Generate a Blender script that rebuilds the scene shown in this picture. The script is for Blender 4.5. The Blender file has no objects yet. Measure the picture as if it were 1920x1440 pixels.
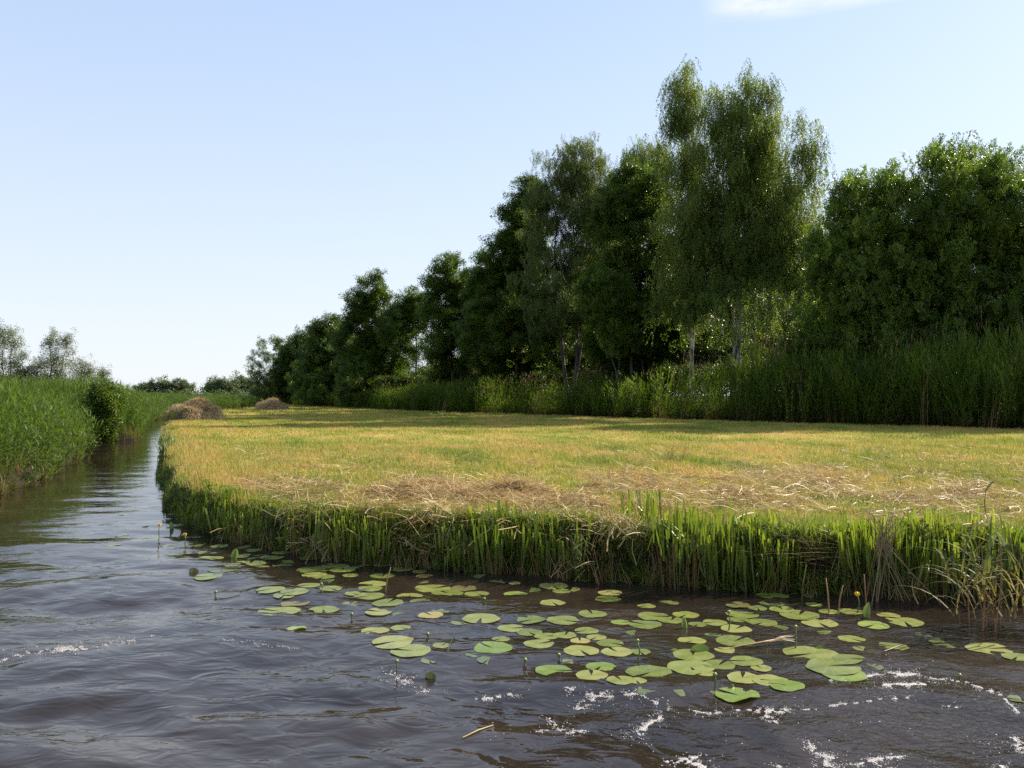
import bpy, math, random
import numpy as np
from mathutils import Vector, Matrix, noise as mnoise

random.seed(7)
RNG = np.random.default_rng(11)
PI = math.pi
SC = bpy.context.scene
COL = SC.collection

# ------------------------------------------------------------------ camera, sky, sun, exposure
EYE = 1.95                      # metres above the water, standing in a boat
FPX, HOR = 1536.0, 742.0        # focal length and horizon of the 1920 px wide photograph
cam_d = bpy.data.cameras.new('camera')
cam_d.sensor_width = 36.0
cam_d.lens = 36.0 * FPX / 1920.0
cam_d.clip_start = 0.05
cam_d.clip_end = 9000
cam = bpy.data.objects.new('camera', cam_d)
cam.location = (0, 0, EYE)
cam.rotation_euler = (math.radians(90) + math.atan((HOR - 720) / FPX), 0, 0)
COL.objects.link(cam)
SC.camera = cam

SUN_EL, SUN_AZ = math.radians(36.5), math.radians(57.0)      # azimuth clockwise from +Y
SDIR = Vector((math.sin(SUN_AZ) * math.cos(SUN_EL), math.cos(SUN_AZ) * math.cos(SUN_EL), math.sin(SUN_EL)))

world = bpy.data.worlds.new('World')
SC.world = world
world.use_nodes = True
wn, wl = world.node_tree.nodes, world.node_tree.links
wn.clear()
w_out = wn.new('ShaderNodeOutputWorld')
w_bg = wn.new('ShaderNodeBackground')
w_bg.inputs['Strength'].default_value = 0.142
sky = wn.new('ShaderNodeTexSky')
sky.sky_type = 'NISHITA'
sky.sun_disc = False
sky.sun_elevation = SUN_EL
sky.sun_rotation = SUN_AZ
sky.altitude = 0
sky.air_density = 1.0
sky.dust_density = 0.6
sky.ozone_density = 2.0
# a few small fair-weather clouds, placed by direction with soft noisy edges
tc = wn.new('ShaderNodeTexCoord')
mp = wn.new('ShaderNodeMapping'); mp.inputs['Scale'].default_value = (1.0, 1.0, 3.4)
cn = wn.new('ShaderNodeTexNoise'); cn.inputs['Scale'].default_value = 5.2; cn.inputs['Detail'].default_value = 9; cn.inputs['Roughness'].default_value = 0.55
cr = wn.new('ShaderNodeValToRGB')
cr.color_ramp.elements[0].position = 0.47; cr.color_ramp.elements[0].color = (0, 0, 0, 1)
cr.color_ramp.elements[1].position = 0.59; cr.color_ramp.elements[1].color = (1, 1, 1, 1)
sx = wn.new('ShaderNodeSeparateXYZ')
mr = wn.new('ShaderNodeMapRange'); mr.inputs['From Min'].default_value = 0.400; mr.inputs['From Max'].default_value = 0.425
mu = wn.new('ShaderNodeMath'); mu.operation = 'MULTIPLY'
mixc = wn.new('ShaderNodeMix'); mixc.data_type = 'RGBA'
mixc.inputs['B'].default_value = (3.9, 3.8, 3.9, 1)
wl.new(tc.outputs['Generated'], mp.inputs['Vector'])
wl.new(mp.outputs['Vector'], cn.inputs['Vector'])
wl.new(cn.outputs['Fac'], cr.inputs['Fac'])
wl.new(tc.outputs['Generated'], sx.inputs[0])
wl.new(sx.outputs['Z'], mr.inputs['Value'])
mx_ = wn.new('ShaderNodeMapRange'); mx_.inputs['From Min'].default_value = 0.20; mx_.inputs['From Max'].default_value = 0.26
mu2 = wn.new('ShaderNodeMath'); mu2.operation = 'MULTIPLY'
wl.new(sx.outputs['X'], mx_.inputs['Value']); wl.new(mx_.outputs['Result'], mu2.inputs[0]); wl.new(mr.outputs['Result'], mu2.inputs[1])
wl.new(cr.outputs['Color'], mu.inputs[0]); wl.new(mu2.outputs[0], mu.inputs[1])
wl.new(mu.outputs[0], mixc.inputs['Factor'])
hz_r = wn.new('ShaderNodeMapRange'); hz_r.interpolation_type = 'SMOOTHSTEP'
hz_r.inputs['From Min'].default_value = -0.05; hz_r.inputs['From Max'].default_value = 0.42; hz_r.inputs['To Min'].default_value = 0.92; hz_r.inputs['To Max'].default_value = 0.74
hz_m = wn.new('ShaderNodeMix'); hz_m.data_type = 'RGBA'
hz_c = ramp_w = wn.new('ShaderNodeValToRGB')
hz_c.color_ramp.elements[0].position = 0.0; hz_c.color_ramp.elements[0].color = (0.83, 0.88, 0.94, 1)
hz_c.color_ramp.elements[1].position = 0.55; hz_c.color_ramp.elements[1].color = (0.47, 0.63, 0.90, 1)
hz_g = wn.new('ShaderNodeMix'); hz_g.data_type = 'RGBA'; hz_g.blend_type = 'MULTIPLY'; hz_g.inputs['Factor'].default_value = 1
hz_g.inputs['B'].default_value = (3.5, 3.5, 3.5, 1)
wl.new(hz_c.outputs['Color'], hz_g.inputs['A']); wl.new(hz_g.outputs['Result'], hz_m.inputs['B'])
wl.new(sx.outputs['Z'], hz_c.inputs['Fac'])
sk_t = wn.new('ShaderNodeMix'); sk_t.data_type = 'RGBA'; sk_t.blend_type = 'MULTIPLY'; sk_t.inputs['Factor'].default_value = 1
sk_t.inputs['B'].default_value = (0.92, 0.87, 0.86, 1)
wl.new(sky.outputs['Color'], sk_t.inputs['A'])
wl.new(sx.outputs['Z'], hz_r.inputs['Value']); wl.new(hz_r.outputs['Result'], hz_m.inputs['Factor'])
wl.new(sk_t.outputs['Result'], hz_m.inputs['A']); wl.new(hz_m.outputs['Result'], mixc.inputs['A'])
wl.new(mixc.outputs['Result'], w_bg.inputs['Color'])
wl.new(w_bg.outputs[0], w_out.inputs['Surface'])

sun_d = bpy.data.lights.new('sun', 'SUN')
sun_d.energy = 4.9
sun_d.angle = math.radians(0.55)
sun_d.color = (1.0, 0.90, 0.74)
sun = bpy.data.objects.new('sun', sun_d)
sun.rotation_euler = SDIR.to_track_quat('Z', 'Y').to_euler()
sun.location = SDIR * 60
COL.objects.link(sun)

SC.view_settings.view_transform = 'Standard'
SC.view_settings.look = 'None'
SC.view_settings.exposure = 1.1
SC.view_settings.gamma = 1.0
SC.view_settings.use_curve_mapping = False
cy = SC.cycles
cy.max_bounces = 6
cy.diffuse_bounces = 3
cy.glossy_bounces = 3
cy.transmission_bounces = 4
cy.transparent_max_bounces = 4
cy.caustics_reflective = False
cy.caustics_refractive = False
cy.sample_clamp_indirect = 6.0
cy.use_denoising = False


# ------------------------------------------------------------------ helpers
def X_at(px, d):
    return (px - 960.0) / FPX * d


def Z_at(py, d):
    return EYE + (HOR - py) / FPX * d


def on_plane(px, py, z=0.0):
    d = (EYE - z) * FPX / (py - HOR)
    return X_at(px, d), d


def tag(o, label=None, cat=None, group=None, kind=None):
    for k, v in (('label', label), ('category', cat), ('group', group), ('kind', kind)):
        if v:
            o[k] = v
    return o


def empty(name, loc, rz=0.0):
    o = bpy.data.objects.new(name, None)
    o.empty_display_size = 0.2
    o.location = loc
    o.rotation_euler = (0, 0, rz)
    COL.objects.link(o)
    return o


class MB:
    """collects verts and faces of one mesh, with material slots"""
    def __init__(s):
        s.v, s.f, s.m = [], [], []

    def quad_strip(s, pts, wid, side, mi=0, taper_tip=True):
        """ribbon through pts; wid per point (half widths), side = unit vector across"""
        n = len(pts)
        b = len(s.v)
        for p, w in zip(pts, wid):
            s.v.append(tuple(p - side * w)); s.v.append(tuple(p + side * w))
        for i in range(n - 1):
            a = b + 2 * i
            if wid[i + 1] < 1e-5:
                s.f.append((a, a + 1, a + 2))
            else:
                s.f.append((a, a + 1, a + 3, a + 2))
            s.m.append(mi)

    def tube(s, pts, rad, sides=5, mi=0, cap=True):
        b = len(s.v)
        n = len(pts)
        ref = Vector((0.31, 0.95, 0.07))
        for i, p in enumerate(pts):
            t = (pts[min(i + 1, n - 1)] - pts[max(i - 1, 0)]).normalized()
            u = t.cross(ref).normalized()
            w = t.cross(u)
            for k in range(sides):
                a = 2 * PI * k / sides
                s.v.append(tuple(p + (u * math.cos(a) + w * math.sin(a)) * rad[i]))
        for i in range(n - 1):
            for k in range(sides):
                k2 = (k + 1) % sides
                s.f.append((b + i * sides + k, b + i * sides + k2, b + (i + 1) * sides + k2, b + (i + 1) * sides + k))
                s.m.append(mi)
        if cap:
            s.f.append(tuple(b + (n - 1) * sides + k for k in range(sides))); s.m.append(mi)

    def mesh(s, name, mats, smooth=False):
        me = bpy.data.meshes.new(name)
        me.from_pydata(s.v, [], s.f)
        for m in mats:
            me.materials.append(m)
        if len(mats) > 1:
            me.polygons.foreach_set('material_index', s.m)
        if smooth:
            me.polygons.foreach_set('use_smooth', [True] * len(s.f))
        me.update()
        return me

    def obj(s, name, mats, parent=None, smooth=False, loc=None):
        o = bpy.data.objects.new(name, s.mesh(name, mats, smooth))
        COL.objects.link(o)
        if parent:
            o.parent = parent
        if loc:
            o.location = loc
        return o


def proto(name, mb, mats, smooth=False):
    """a mesh object that is only instanced by geometry nodes, never linked to the scene"""
    return bpy.data.objects.new(name, mb.mesh(name, mats, smooth))


def scatter(name, P, rot, scl, idx, protos, parent=None):
    """one object whose geometry nodes put prototype meshes on its points"""
    P = np.asarray(P, dtype=np.float32); n = len(P)
    me = bpy.data.meshes.new(name)
    me.vertices.add(n)
    me.vertices.foreach_set('co', P.ravel())
    a = me.attributes.new('rot', 'FLOAT_VECTOR', 'POINT'); a.data.foreach_set('vector', np.asarray(rot, dtype=np.float32).ravel())
    scl = np.asarray(scl, dtype=np.float32)
    if scl.ndim == 1:
        scl = np.repeat(scl[:, None], 3, 1)
    a = me.attributes.new('scl', 'FLOAT_VECTOR', 'POINT'); a.data.foreach_set('vector', scl.ravel())
    a = me.attributes.new('pick', 'INT', 'POINT'); a.data.foreach_set('value', np.asarray(idx, dtype=np.int32))
    ng = bpy.data.node_groups.new(name + '_nodes', 'GeometryNodeTree')
    ng.interface.new_socket('Geometry', in_out='INPUT', socket_type='NodeSocketGeometry')
    ng.interface.new_socket('Geometry', in_out='OUTPUT', socket_type='NodeSocketGeometry')
    N, L = ng.nodes, ng.links
    gi, go = N.new('NodeGroupInput'), N.new('NodeGroupOutput')
    iop = N.new('GeometryNodeInstanceOnPoints')
    jg = N.new('GeometryNodeJoinGeometry')
    for p in reversed(protos):      # join puts the last link first
        oi = N.new('GeometryNodeObjectInfo')
        oi.inputs['Object'].default_value = p
        oi.inputs['As Instance'].default_value = True
        L.new(oi.outputs['Geometry'], jg.inputs[0])
    na = N.new('GeometryNodeInputNamedAttribute'); na.data_type = 'FLOAT_VECTOR'; na.inputs['Name'].default_value = 'rot'
    e2r = N.new('FunctionNodeEulerToRotation')
    ns = N.new('GeometryNodeInputNamedAttribute'); ns.data_type = 'FLOAT_VECTOR'; ns.inputs['Name'].default_value = 'scl'
    ni = N.new('GeometryNodeInputNamedAttribute'); ni.data_type = 'INT'; ni.inputs['Name'].default_value = 'pick'
    L.new(gi.outputs[0], iop.inputs['Points'])
    L.new(jg.outputs[0], iop.inputs['Instance'])
    iop.inputs['Pick Instance'].default_value = True
    L.new(ni.outputs['Attribute'], iop.inputs['Instance Index'])
    L.new(na.outputs['Attribute'], e2r.inputs[0])
    L.new(e2r.outputs[0], iop.inputs['Rotation'])
    L.new(ns.outputs['Attribute'], iop.inputs['Scale'])
    L.new(iop.outputs[0], go.inputs[0])
    o = bpy.data.objects.new(name, me)
    md = o.modifiers.new('scatter', 'NODES'); md.node_group = ng
    COL.objects.link(o)
    if parent:
        o.parent = parent
    return o


def vnoise(x, y, s, seed=0.0):
    """cheap smooth value noise, numpy"""
    x = x * s + seed * 17.3; y = y * s + seed * 9.1
    xi, yi = np.floor(x), np.floor(y)
    fx, fy = x - xi, y - yi
    fx = fx * fx * (3 - 2 * fx); fy = fy * fy * (3 - 2 * fy)

    def h(a, b):
        v = np.sin(a * 127.1 + b * 311.7 + seed) * 43758.5453
        return v - np.floor(v)
    return (h(xi, yi) * (1 - fx) + h(xi + 1, yi) * fx) * (1 - fy) + (h(xi, yi + 1) * (1 - fx) + h(xi + 1, yi + 1) * fx) * fy


def fbm(x, y, s, seed=0.0, o=3):
    r, a, t = 0, 1.0, 0
    for i in range(o):
        r = r + a * vnoise(x, y, s * 2 ** i, seed + i * 3.7); t += a; a *= 0.5
    return r / t


# ------------------------------------------------------------------ materials
def new_mat(name):
    m = bpy.data.materials.new(name)
    m.use_nodes = True
    m.node_tree.nodes.clear()
    return m, m.node_tree.nodes, m.node_tree.links


def ramp(N, stops):
    r = N.new('ShaderNodeValToRGB')
    e = r.color_ramp.elements
    while len(e) < len(stops):
        e.new(0.5)
    for el, (p, c) in zip(e, stops):
        el.position = p; el.color = (*c, 1)
    return r


def leaf_mat(name, stops, trans=0.4, rough=0.5, spec=0.4, patch=0.25, tint=(1.25, 1.3, 0.55), hgrad=None):
    """foliage: colour from per-instance random + world noise; thin translucent blade.
    hgrad=(z0,z1,stops): ramps by object-space height (dry stem bases)"""
    m, N, L = new_mat(name)
    oi = N.new('ShaderNodeObjectInfo')
    geo = N.new('ShaderNodeNewGeometry')
    nz = N.new('ShaderNodeTexNoise'); nz.inputs['Scale'].default_value = patch; nz.inputs['Detail'].default_value = 3
    L.new(geo.outputs['Position'], nz.inputs['Vector'])
    mx = N.new('ShaderNodeMath'); mx.operation = 'MULTIPLY_ADD'; mx.inputs[1].default_value = 0.55
    sub = N.new('ShaderNodeMath'); sub.operation = 'MULTIPLY_ADD'; sub.inputs[1].default_value = 1.5; sub.inputs[2].default_value = -0.5
    L.new(nz.outputs['Fac'], sub.inputs[0])
    L.new(oi.outputs['Random'], mx.inputs[0]); 
    m2 = N.new('ShaderNodeMath'); m2.operation = 'MULTIPLY'; m2.inputs[1].default_value = 0.6
    L.new(sub.outputs[0], m2.inputs[0]); L.new(m2.outputs[0], mx.inputs[2])
    rp = ramp(N, stops)
    L.new(mx.outputs[0], rp.inputs['Fac'])
    col = rp.outputs['Color']
    if hgrad:
        z0, z1, hs = hgrad
        tcn = N.new('ShaderNodeTexCoord'); sp = N.new('ShaderNodeSeparateXYZ')
        L.new(tcn.outputs['Object'], sp.inputs[0])
        mrn = N.new('ShaderNodeMapRange'); mrn.inputs['From Min'].default_value = z0; mrn.inputs['From Max'].default_value = z1
        L.new(sp.outputs['Z'], mrn.inputs['Value'])
        hm = N.new('ShaderNodeMix'); hm.data_type = 'RGBA'
        hr = ramp(N, hs)
        L.new(oi.outputs['Random'], hr.inputs['Fac'])
        L.new(mrn.outputs['Result'], hm.inputs['Factor'])
        L.new(hr.outputs['Color'], hm.inputs['A']); L.new(col, hm.inputs['B'])
        col = hm.outputs['Result']
    p = N.new('ShaderNodeBsdfPrincipled')
    p.inputs['Roughness'].default_value = rough
    p.inputs['Specular IOR Level'].default_value = spec
    t = N.new('ShaderNodeBsdfTranslucent')
    tm = N.new('ShaderNodeMix'); tm.data_type = 'RGBA'; tm.blend_type = 'MULTIPLY'; tm.inputs['Factor'].default_value = 1
    tm.inputs['B'].default_value = (*tint, 1)
    L.new(col, tm.inputs['A']); L.new(col, p.inputs['Base Color']); L.new(tm.outputs['Result'], t.inputs['Color'])
    ms = N.new('ShaderNodeMixShader'); ms.inputs[0].default_value = trans
    L.new(p.outputs[0], ms.inputs[1]); L.new(t.outputs[0], ms.inputs[2])
    out = N.new('ShaderNodeOutputMaterial')
    L.new(ms.outputs[0], out.inputs['Surface'])
    return m


def bark_mat(name, c1, c2, scale=6.0):
    m, N, L = new_mat(name)
    geo = N.new('ShaderNodeNewGeometry')
    mpn = N.new('ShaderNodeMapping'); mpn.inputs['Scale'].default_value = (1, 1, 0.35)
    nz = N.new('ShaderNodeTexNoise'); nz.inputs['Scale'].default_value = scale; nz.inputs['Detail'].default_value = 5
    L.new(geo.outputs['Position'], mpn.inputs[0]); L.new(mpn.outputs[0], nz.inputs['Vector'])
    rp = ramp(N, [(0.35, c1), (0.62, c2)])
    L.new(nz.outputs['Fac'], rp.inputs['Fac'])
    p = N.new('ShaderNodeBsdfPrincipled'); p.inputs['Roughness'].default_value = 0.85
    bp = N.new('ShaderNodeBump'); bp.inputs['Strength'].default_value = 0.4; bp.inputs['Distance'].default_value = 0.02
    L.new(nz.outputs['Fac'], bp.inputs['Height']); L.new(bp.outputs[0], p.inputs['Normal'])
    L.new(rp.outputs['Color'], p.inputs['Base Color'])
    out = N.new('ShaderNodeOutputMaterial'); L.new(p.outputs[0], out.inputs['Surface'])
    return m


M = {}
M['alder'] = leaf_mat('alder_leaf', [(0.1, (0.034, 0.062, 0.008)), (0.5, (0.075, 0.122, 0.015)), (0.9, (0.14, 0.20, 0.028))], 0.50, 0.40, 0.4)
M['birch'] = leaf_mat('birch_leaf', [(0.1, (0.070, 0.104, 0.017)), (0.5, (0.14, 0.19, 0.034)), (0.9, (0.24, 0.28, 0.065))], 0.52, 0.45, 0.5)
M['greywillow'] = leaf_mat('grey_willow_leaf', [(0.1, (0.062, 0.090, 0.020)), (0.5, (0.115, 0.150, 0.038)), (0.9, (0.19, 0.22, 0.066))], 0.46, 0.5, 0.4)
M['sallow'] = leaf_mat('sallow_leaf', [(0.1, (0.045, 0.082, 0.010)), (0.5, (0.105, 0.168, 0.020)), (0.9, (0.21, 0.27, 0.040))], 0.48, 0.38, 0.5)
M['palewillow'] = leaf_mat('pale_willow_leaf', [(0.1, (0.085, 0.10, 0.045)), (0.5, (0.14, 0.16, 0.075)), (0.9, (0.22, 0.24, 0.12))], 0.42, 0.6, 0.3)
M['fartree'] = leaf_mat('far_tree_leaf', [(0.1, (0.050, 0.075, 0.030)), (0.5, (0.090, 0.125, 0.050)), (0.9, (0.13, 0.16, 0.07))], 0.35, 0.6, 0.3)  # paler greens put the distance haze into the leaf colour
M['reed'] = leaf_mat('reed_leaf', [(0.05, (0.060, 0.100, 0.020)), (0.45, (0.095, 0.150, 0.030)), (0.9, (0.16, 0.21, 0.055))], 0.42, 0.55, 0.18,
                     patch=0.35, hgrad=(0.15, 0.8, [(0.0, (0.20, 0.15, 0.07)), (0.5, (0.10, 0.12, 0.04)), (1.0, (0.06, 0.09, 0.025))]))
M['reed2'] = leaf_mat('belt_reed_leaf', [(0.05, (0.055, 0.085, 0.014)), (0.45, (0.10, 0.155, 0.022)), (0.9, (0.21, 0.26, 0.045))], 0.6, 0.5, 0.25,
                      patch=0.2, hgrad=(0.2, 1.0, [(0.0, (0.16, 0.12, 0.05)), (0.5, (0.07, 0.08, 0.025)), (1.0, (0.04, 0.06, 0.015))]))
M['plume'] = leaf_mat('reed_plume', [(0.1, (0.20, 0.125, 0.075)), (0.9, (0.38, 0.25, 0.16))], 0.4, 0.8, 0.1, tint=(1.1, 1, .9))
M['straw'] = leaf_mat('straw', [(0.05, (0.22, 0.15, 0.055)), (0.5, (0.43, 0.32, 0.13)), (0.95, (0.64, 0.51, 0.25))], 0.25, 0.55, 0.4, patch=1.3, tint=(1, .95, .8))
M['hay'] = leaf_mat('weathered_hay', [(0.05, (0.20, 0.135, 0.06)), (0.5, (0.43, 0.31, 0.145)), (0.95, (0.66, 0.51, 0.28))], 0.25, 0.7, 0.15, patch=2.2, tint=(1, .95, .8))
M['cockhay'] = leaf_mat('haycock_straw', [(0.05, (0.34, 0.24, 0.13)), (0.5, (0.55, 0.42, 0.25)), (0.95, (0.74, 0.60, 0.40))], 0.35, 0.7, 0.15, patch=2.0, tint=(1, .95, .8))
M['stub'] = leaf_mat('cut_reed', [(0.05, (0.09, 0.135, 0.018)), (0.5, (0.19, 0.235, 0.032)), (0.95, (0.33, 0.35, 0.08))], 0.42, 0.4, 0.5, patch=0.8,
                     hgrad=(0.02, 0.24, [(0.0, (0.22, 0.14, 0.06)), (0.35, (0.12, 0.13, 0.04)), (1.0, (0.06, 0.08, 0.02))]))
M['stem'] = leaf_mat('brown_stem', [(0.05, (0.16, 0.075, 0.035)), (0.5, (0.28, 0.16, 0.07)), (0.95, (0.40, 0.28, 0.13))], 0.15, 0.5, 0.4, tint=(1, .9, .7))
M['darkleaf'] = leaf_mat('bank_herb_leaf', [(0.05, (0.06, 0.09, 0.014)), (0.5, (0.12, 0.16, 0.026)), (0.95, (0.22, 0.25, 0.055))], 0.38, 0.45, 0.4, patch=1.0)
M['deadreed'] = leaf_mat('dead_reed', [(0.05, (0.26, 0.19, 0.10)), (0.95, (0.50, 0.38, 0.22))], 0.35, 0.55, 0.4, tint=(1, .95, .8))
M['irisleaf'] = leaf_mat('iris_leaf', [(0.05, (0.02, 0.045, 0.012)), (0.95, (0.06, 0.11, 0.03))], 0.25, 0.5, 0.3)
M['alderbark'] = bark_mat('alder_bark', (0.030, 0.025, 0.020), (0.085, 0.075, 0.062))
M['birchbark'] = bark_mat('birch_bark', (0.10, 0.09, 0.08), (0.50, 0.48, 0.44), 3.0)


def meadow_colour(N, L, mult=1.0):
    """patches of green and dried stubble along the mowing lines, shared by ground and grass"""
    geo = N.new('ShaderNodeNewGeometry')
    mpn = N.new('ShaderNodeMapping'); mpn.inputs['Rotation'].default_value = (0, 0, math.radians(-24)); mpn.inputs['Scale'].default_value = (1.0, 0.35, 1.0)
    L.new(geo.outputs['Position'], mpn.inputs[0])
    n1 = N.new('ShaderNodeTexNoise'); n1.inputs['Scale'].default_value = 0.42; n1.inputs['Detail'].default_value = 4; n1.inputs['Roughness'].default_value = 0.62
    L.new(mpn.outputs[0], n1.inputs['Vector'])
    n2 = N.new('ShaderNodeTexNoise'); n2.inputs['Scale'].default_value = 2.8; n2.inputs['Detail'].default_value = 3
    L.new(geo.outputs['Position'], n2.inputs['Vector'])
    ad = N.new('ShaderNodeMath'); ad.operation = 'MULTIPLY_ADD'; ad.inputs[1].default_value = 0.45
    L.new(n2.outputs['Fac'], ad.inputs[0]); L.new(n1.outputs['Fac'], ad.inputs[2])
    # mower swaths running with the ditch
    m3 = N.new('ShaderNodeMapping'); m3.inputs['Rotation'].default_value = (0, 0, math.radians(-24))
    wv = N.new('ShaderNodeTexWave'); wv.wave_type = 'BANDS'; wv.bands_direction = 'X'; wv.inputs['Scale'].default_value = 0.14
    wv.inputs['Distortion'].default_value = 2.2; wv.inputs['Detail'].default_value = 2; wv.inputs['Detail Scale'].default_value = 0.5
    L.new(geo.outputs['Position'], m3.inputs[0]); L.new(m3.outputs[0], wv.inputs['Vector'])
    a3 = N.new('ShaderNodeMath'); a3.operation = 'MULTIPLY_ADD'; a3.inputs[1].default_value = 0.10
    L.new(wv.outputs['Fac'], a3.inputs[0]); L.new(ad.outputs[0], a3.inputs[2])
    a4 = N.new('ShaderNodeMath'); a4.operation = 'SUBTRACT'; a4.inputs[1].default_value = 0.05
    L.new(a3.outputs[0], a4.inputs[0])
    return a4.outputs[0]


GRASS_STOPS = [(0.50, (0.115, 0.170, 0.022)), (0.65, (0.225, 0.248, 0.037)), (0.82, (0.34, 0.295, 0.066)), (0.99, (0.42, 0.285, 0.10))]


def grass_mat(name, bias=0.0, gain=1.0, trans=0.38):
    m, N, L = new_mat(name)
    f = meadow_colour(N, L)
    oi = N.new('ShaderNodeObjectInfo')
    ad = N.new('ShaderNodeMath'); ad.operation = 'MULTIPLY_ADD'; ad.inputs[1].default_value = 0.26
    L.new(oi.outputs['Random'], ad.inputs[0]); L.new(f, ad.inputs[2])
    a2 = N.new('ShaderNodeMath'); a2.operation = 'ADD'; a2.inputs[1].default_value = -0.13 + bias
    L.new(ad.outputs[0], a2.inputs[0])
    rp = ramp(N, [(p, tuple(c * gain for c in cc)) for p, cc in GRASS_STOPS])
    L.new(a2.outputs[0], rp.inputs['Fac'])
    p = N.new('ShaderNodeBsdfPrincipled'); p.inputs['Roughness'].default_value = 0.55; p.inputs['Specular IOR Level'].default_value = 0.3
    t = N.new('ShaderNodeBsdfTranslucent')
    L.new(rp.outputs['Color'], p.inputs['Base Color']); L.new(rp.outputs['Color'], t.inputs['Color'])
    ms = N.new('ShaderNodeMixShader'); ms.inputs[0].default_value = trans
    L.new(p.outputs[0], ms.inputs[1]); L.new(t.outputs[0], ms.inputs[2])
    out = N.new('ShaderNodeOutputMaterial'); L.new(ms.outputs[0], out.inputs['Surface'])
    return m


M['grass'] = grass_mat('meadow_grass', 0.0, 1.15)
M['drygrass'] = grass_mat('dry_grass', 0.17, 1.25)


def ground_mat():
    m, N, L = new_mat('meadow_ground')
    f = meadow_colour(N, L)
    rp = ramp(N, [(p, tuple(c * 0.95 for c in cc)) for p, cc in GRASS_STOPS])
    L.new(f, rp.inputs['Fac'])
    geo = N.new('ShaderNodeNewGeometry')
    n3 = N.new('ShaderNodeTexNoise'); n3.inputs['Scale'].default_value = 22; n3.inputs['Detail'].default_value = 6; n3.inputs['Roughness'].default_value = 0.7
    L.new(geo.outputs['Position'], n3.inputs['Vector'])
    cr3 = ramp(N, [(0.35, (0.45, 0.42, 0.38)), (0.65, (1.25, 1.25, 1.2))])
    L.new(n3.outputs['Fac'], cr3.inputs['Fac'])
    mm = N.new('ShaderNodeMix'); mm.data_type = 'RGBA'; mm.blend_type = 'MULTIPLY'; mm.inputs['Factor'].default_value = 1
    L.new(rp.outputs['Color'], mm.inputs['A']); L.new(cr3.outputs['Color'], mm.inputs['B'])
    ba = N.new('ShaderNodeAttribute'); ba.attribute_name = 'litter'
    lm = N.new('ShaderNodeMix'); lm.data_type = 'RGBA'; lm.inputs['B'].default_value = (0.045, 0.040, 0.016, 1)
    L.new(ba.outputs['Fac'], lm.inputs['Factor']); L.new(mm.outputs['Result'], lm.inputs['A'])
    # below the turf the bank is dark peat
    sp = N.new('ShaderNodeSeparateXYZ'); L.new(geo.outputs['Position'], sp.inputs[0])
    zr = N.new('ShaderNodeMapRange'); zr.inputs['From Min'].default_value = 0.30; zr.inputs['From Max'].default_value = 0.40
    L.new(sp.outputs['Z'], zr.inputs['Value'])
    pe = N.new('ShaderNodeMix'); pe.data_type = 'RGBA'; pe.inputs['A'].default_value = (0.022, 0.015, 0.009, 1)
    L.new(zr.outputs['Result'], pe.inputs['Factor']); L.new(lm.outputs['Result'], pe.inputs['B'])
    p = N.new('ShaderNodeBsdfPrincipled'); p.inputs['Roughness'].default_value = 0.9; p.inputs['Specular IOR Level'].default_value = 0.15
    bp = N.new('ShaderNodeBump'); bp.inputs['Strength'].default_value = 0.9; bp.inputs['Distance'].default_value = 0.03
    L.new(n3.outputs['Fac'], bp.inputs['Height']); L.new(bp.outputs[0], p.inputs['Normal'])
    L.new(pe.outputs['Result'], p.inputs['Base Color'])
    out = N.new('ShaderNodeOutputMaterial'); L.new(p.outputs[0], out.inputs['Surface'])
    return m


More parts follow.
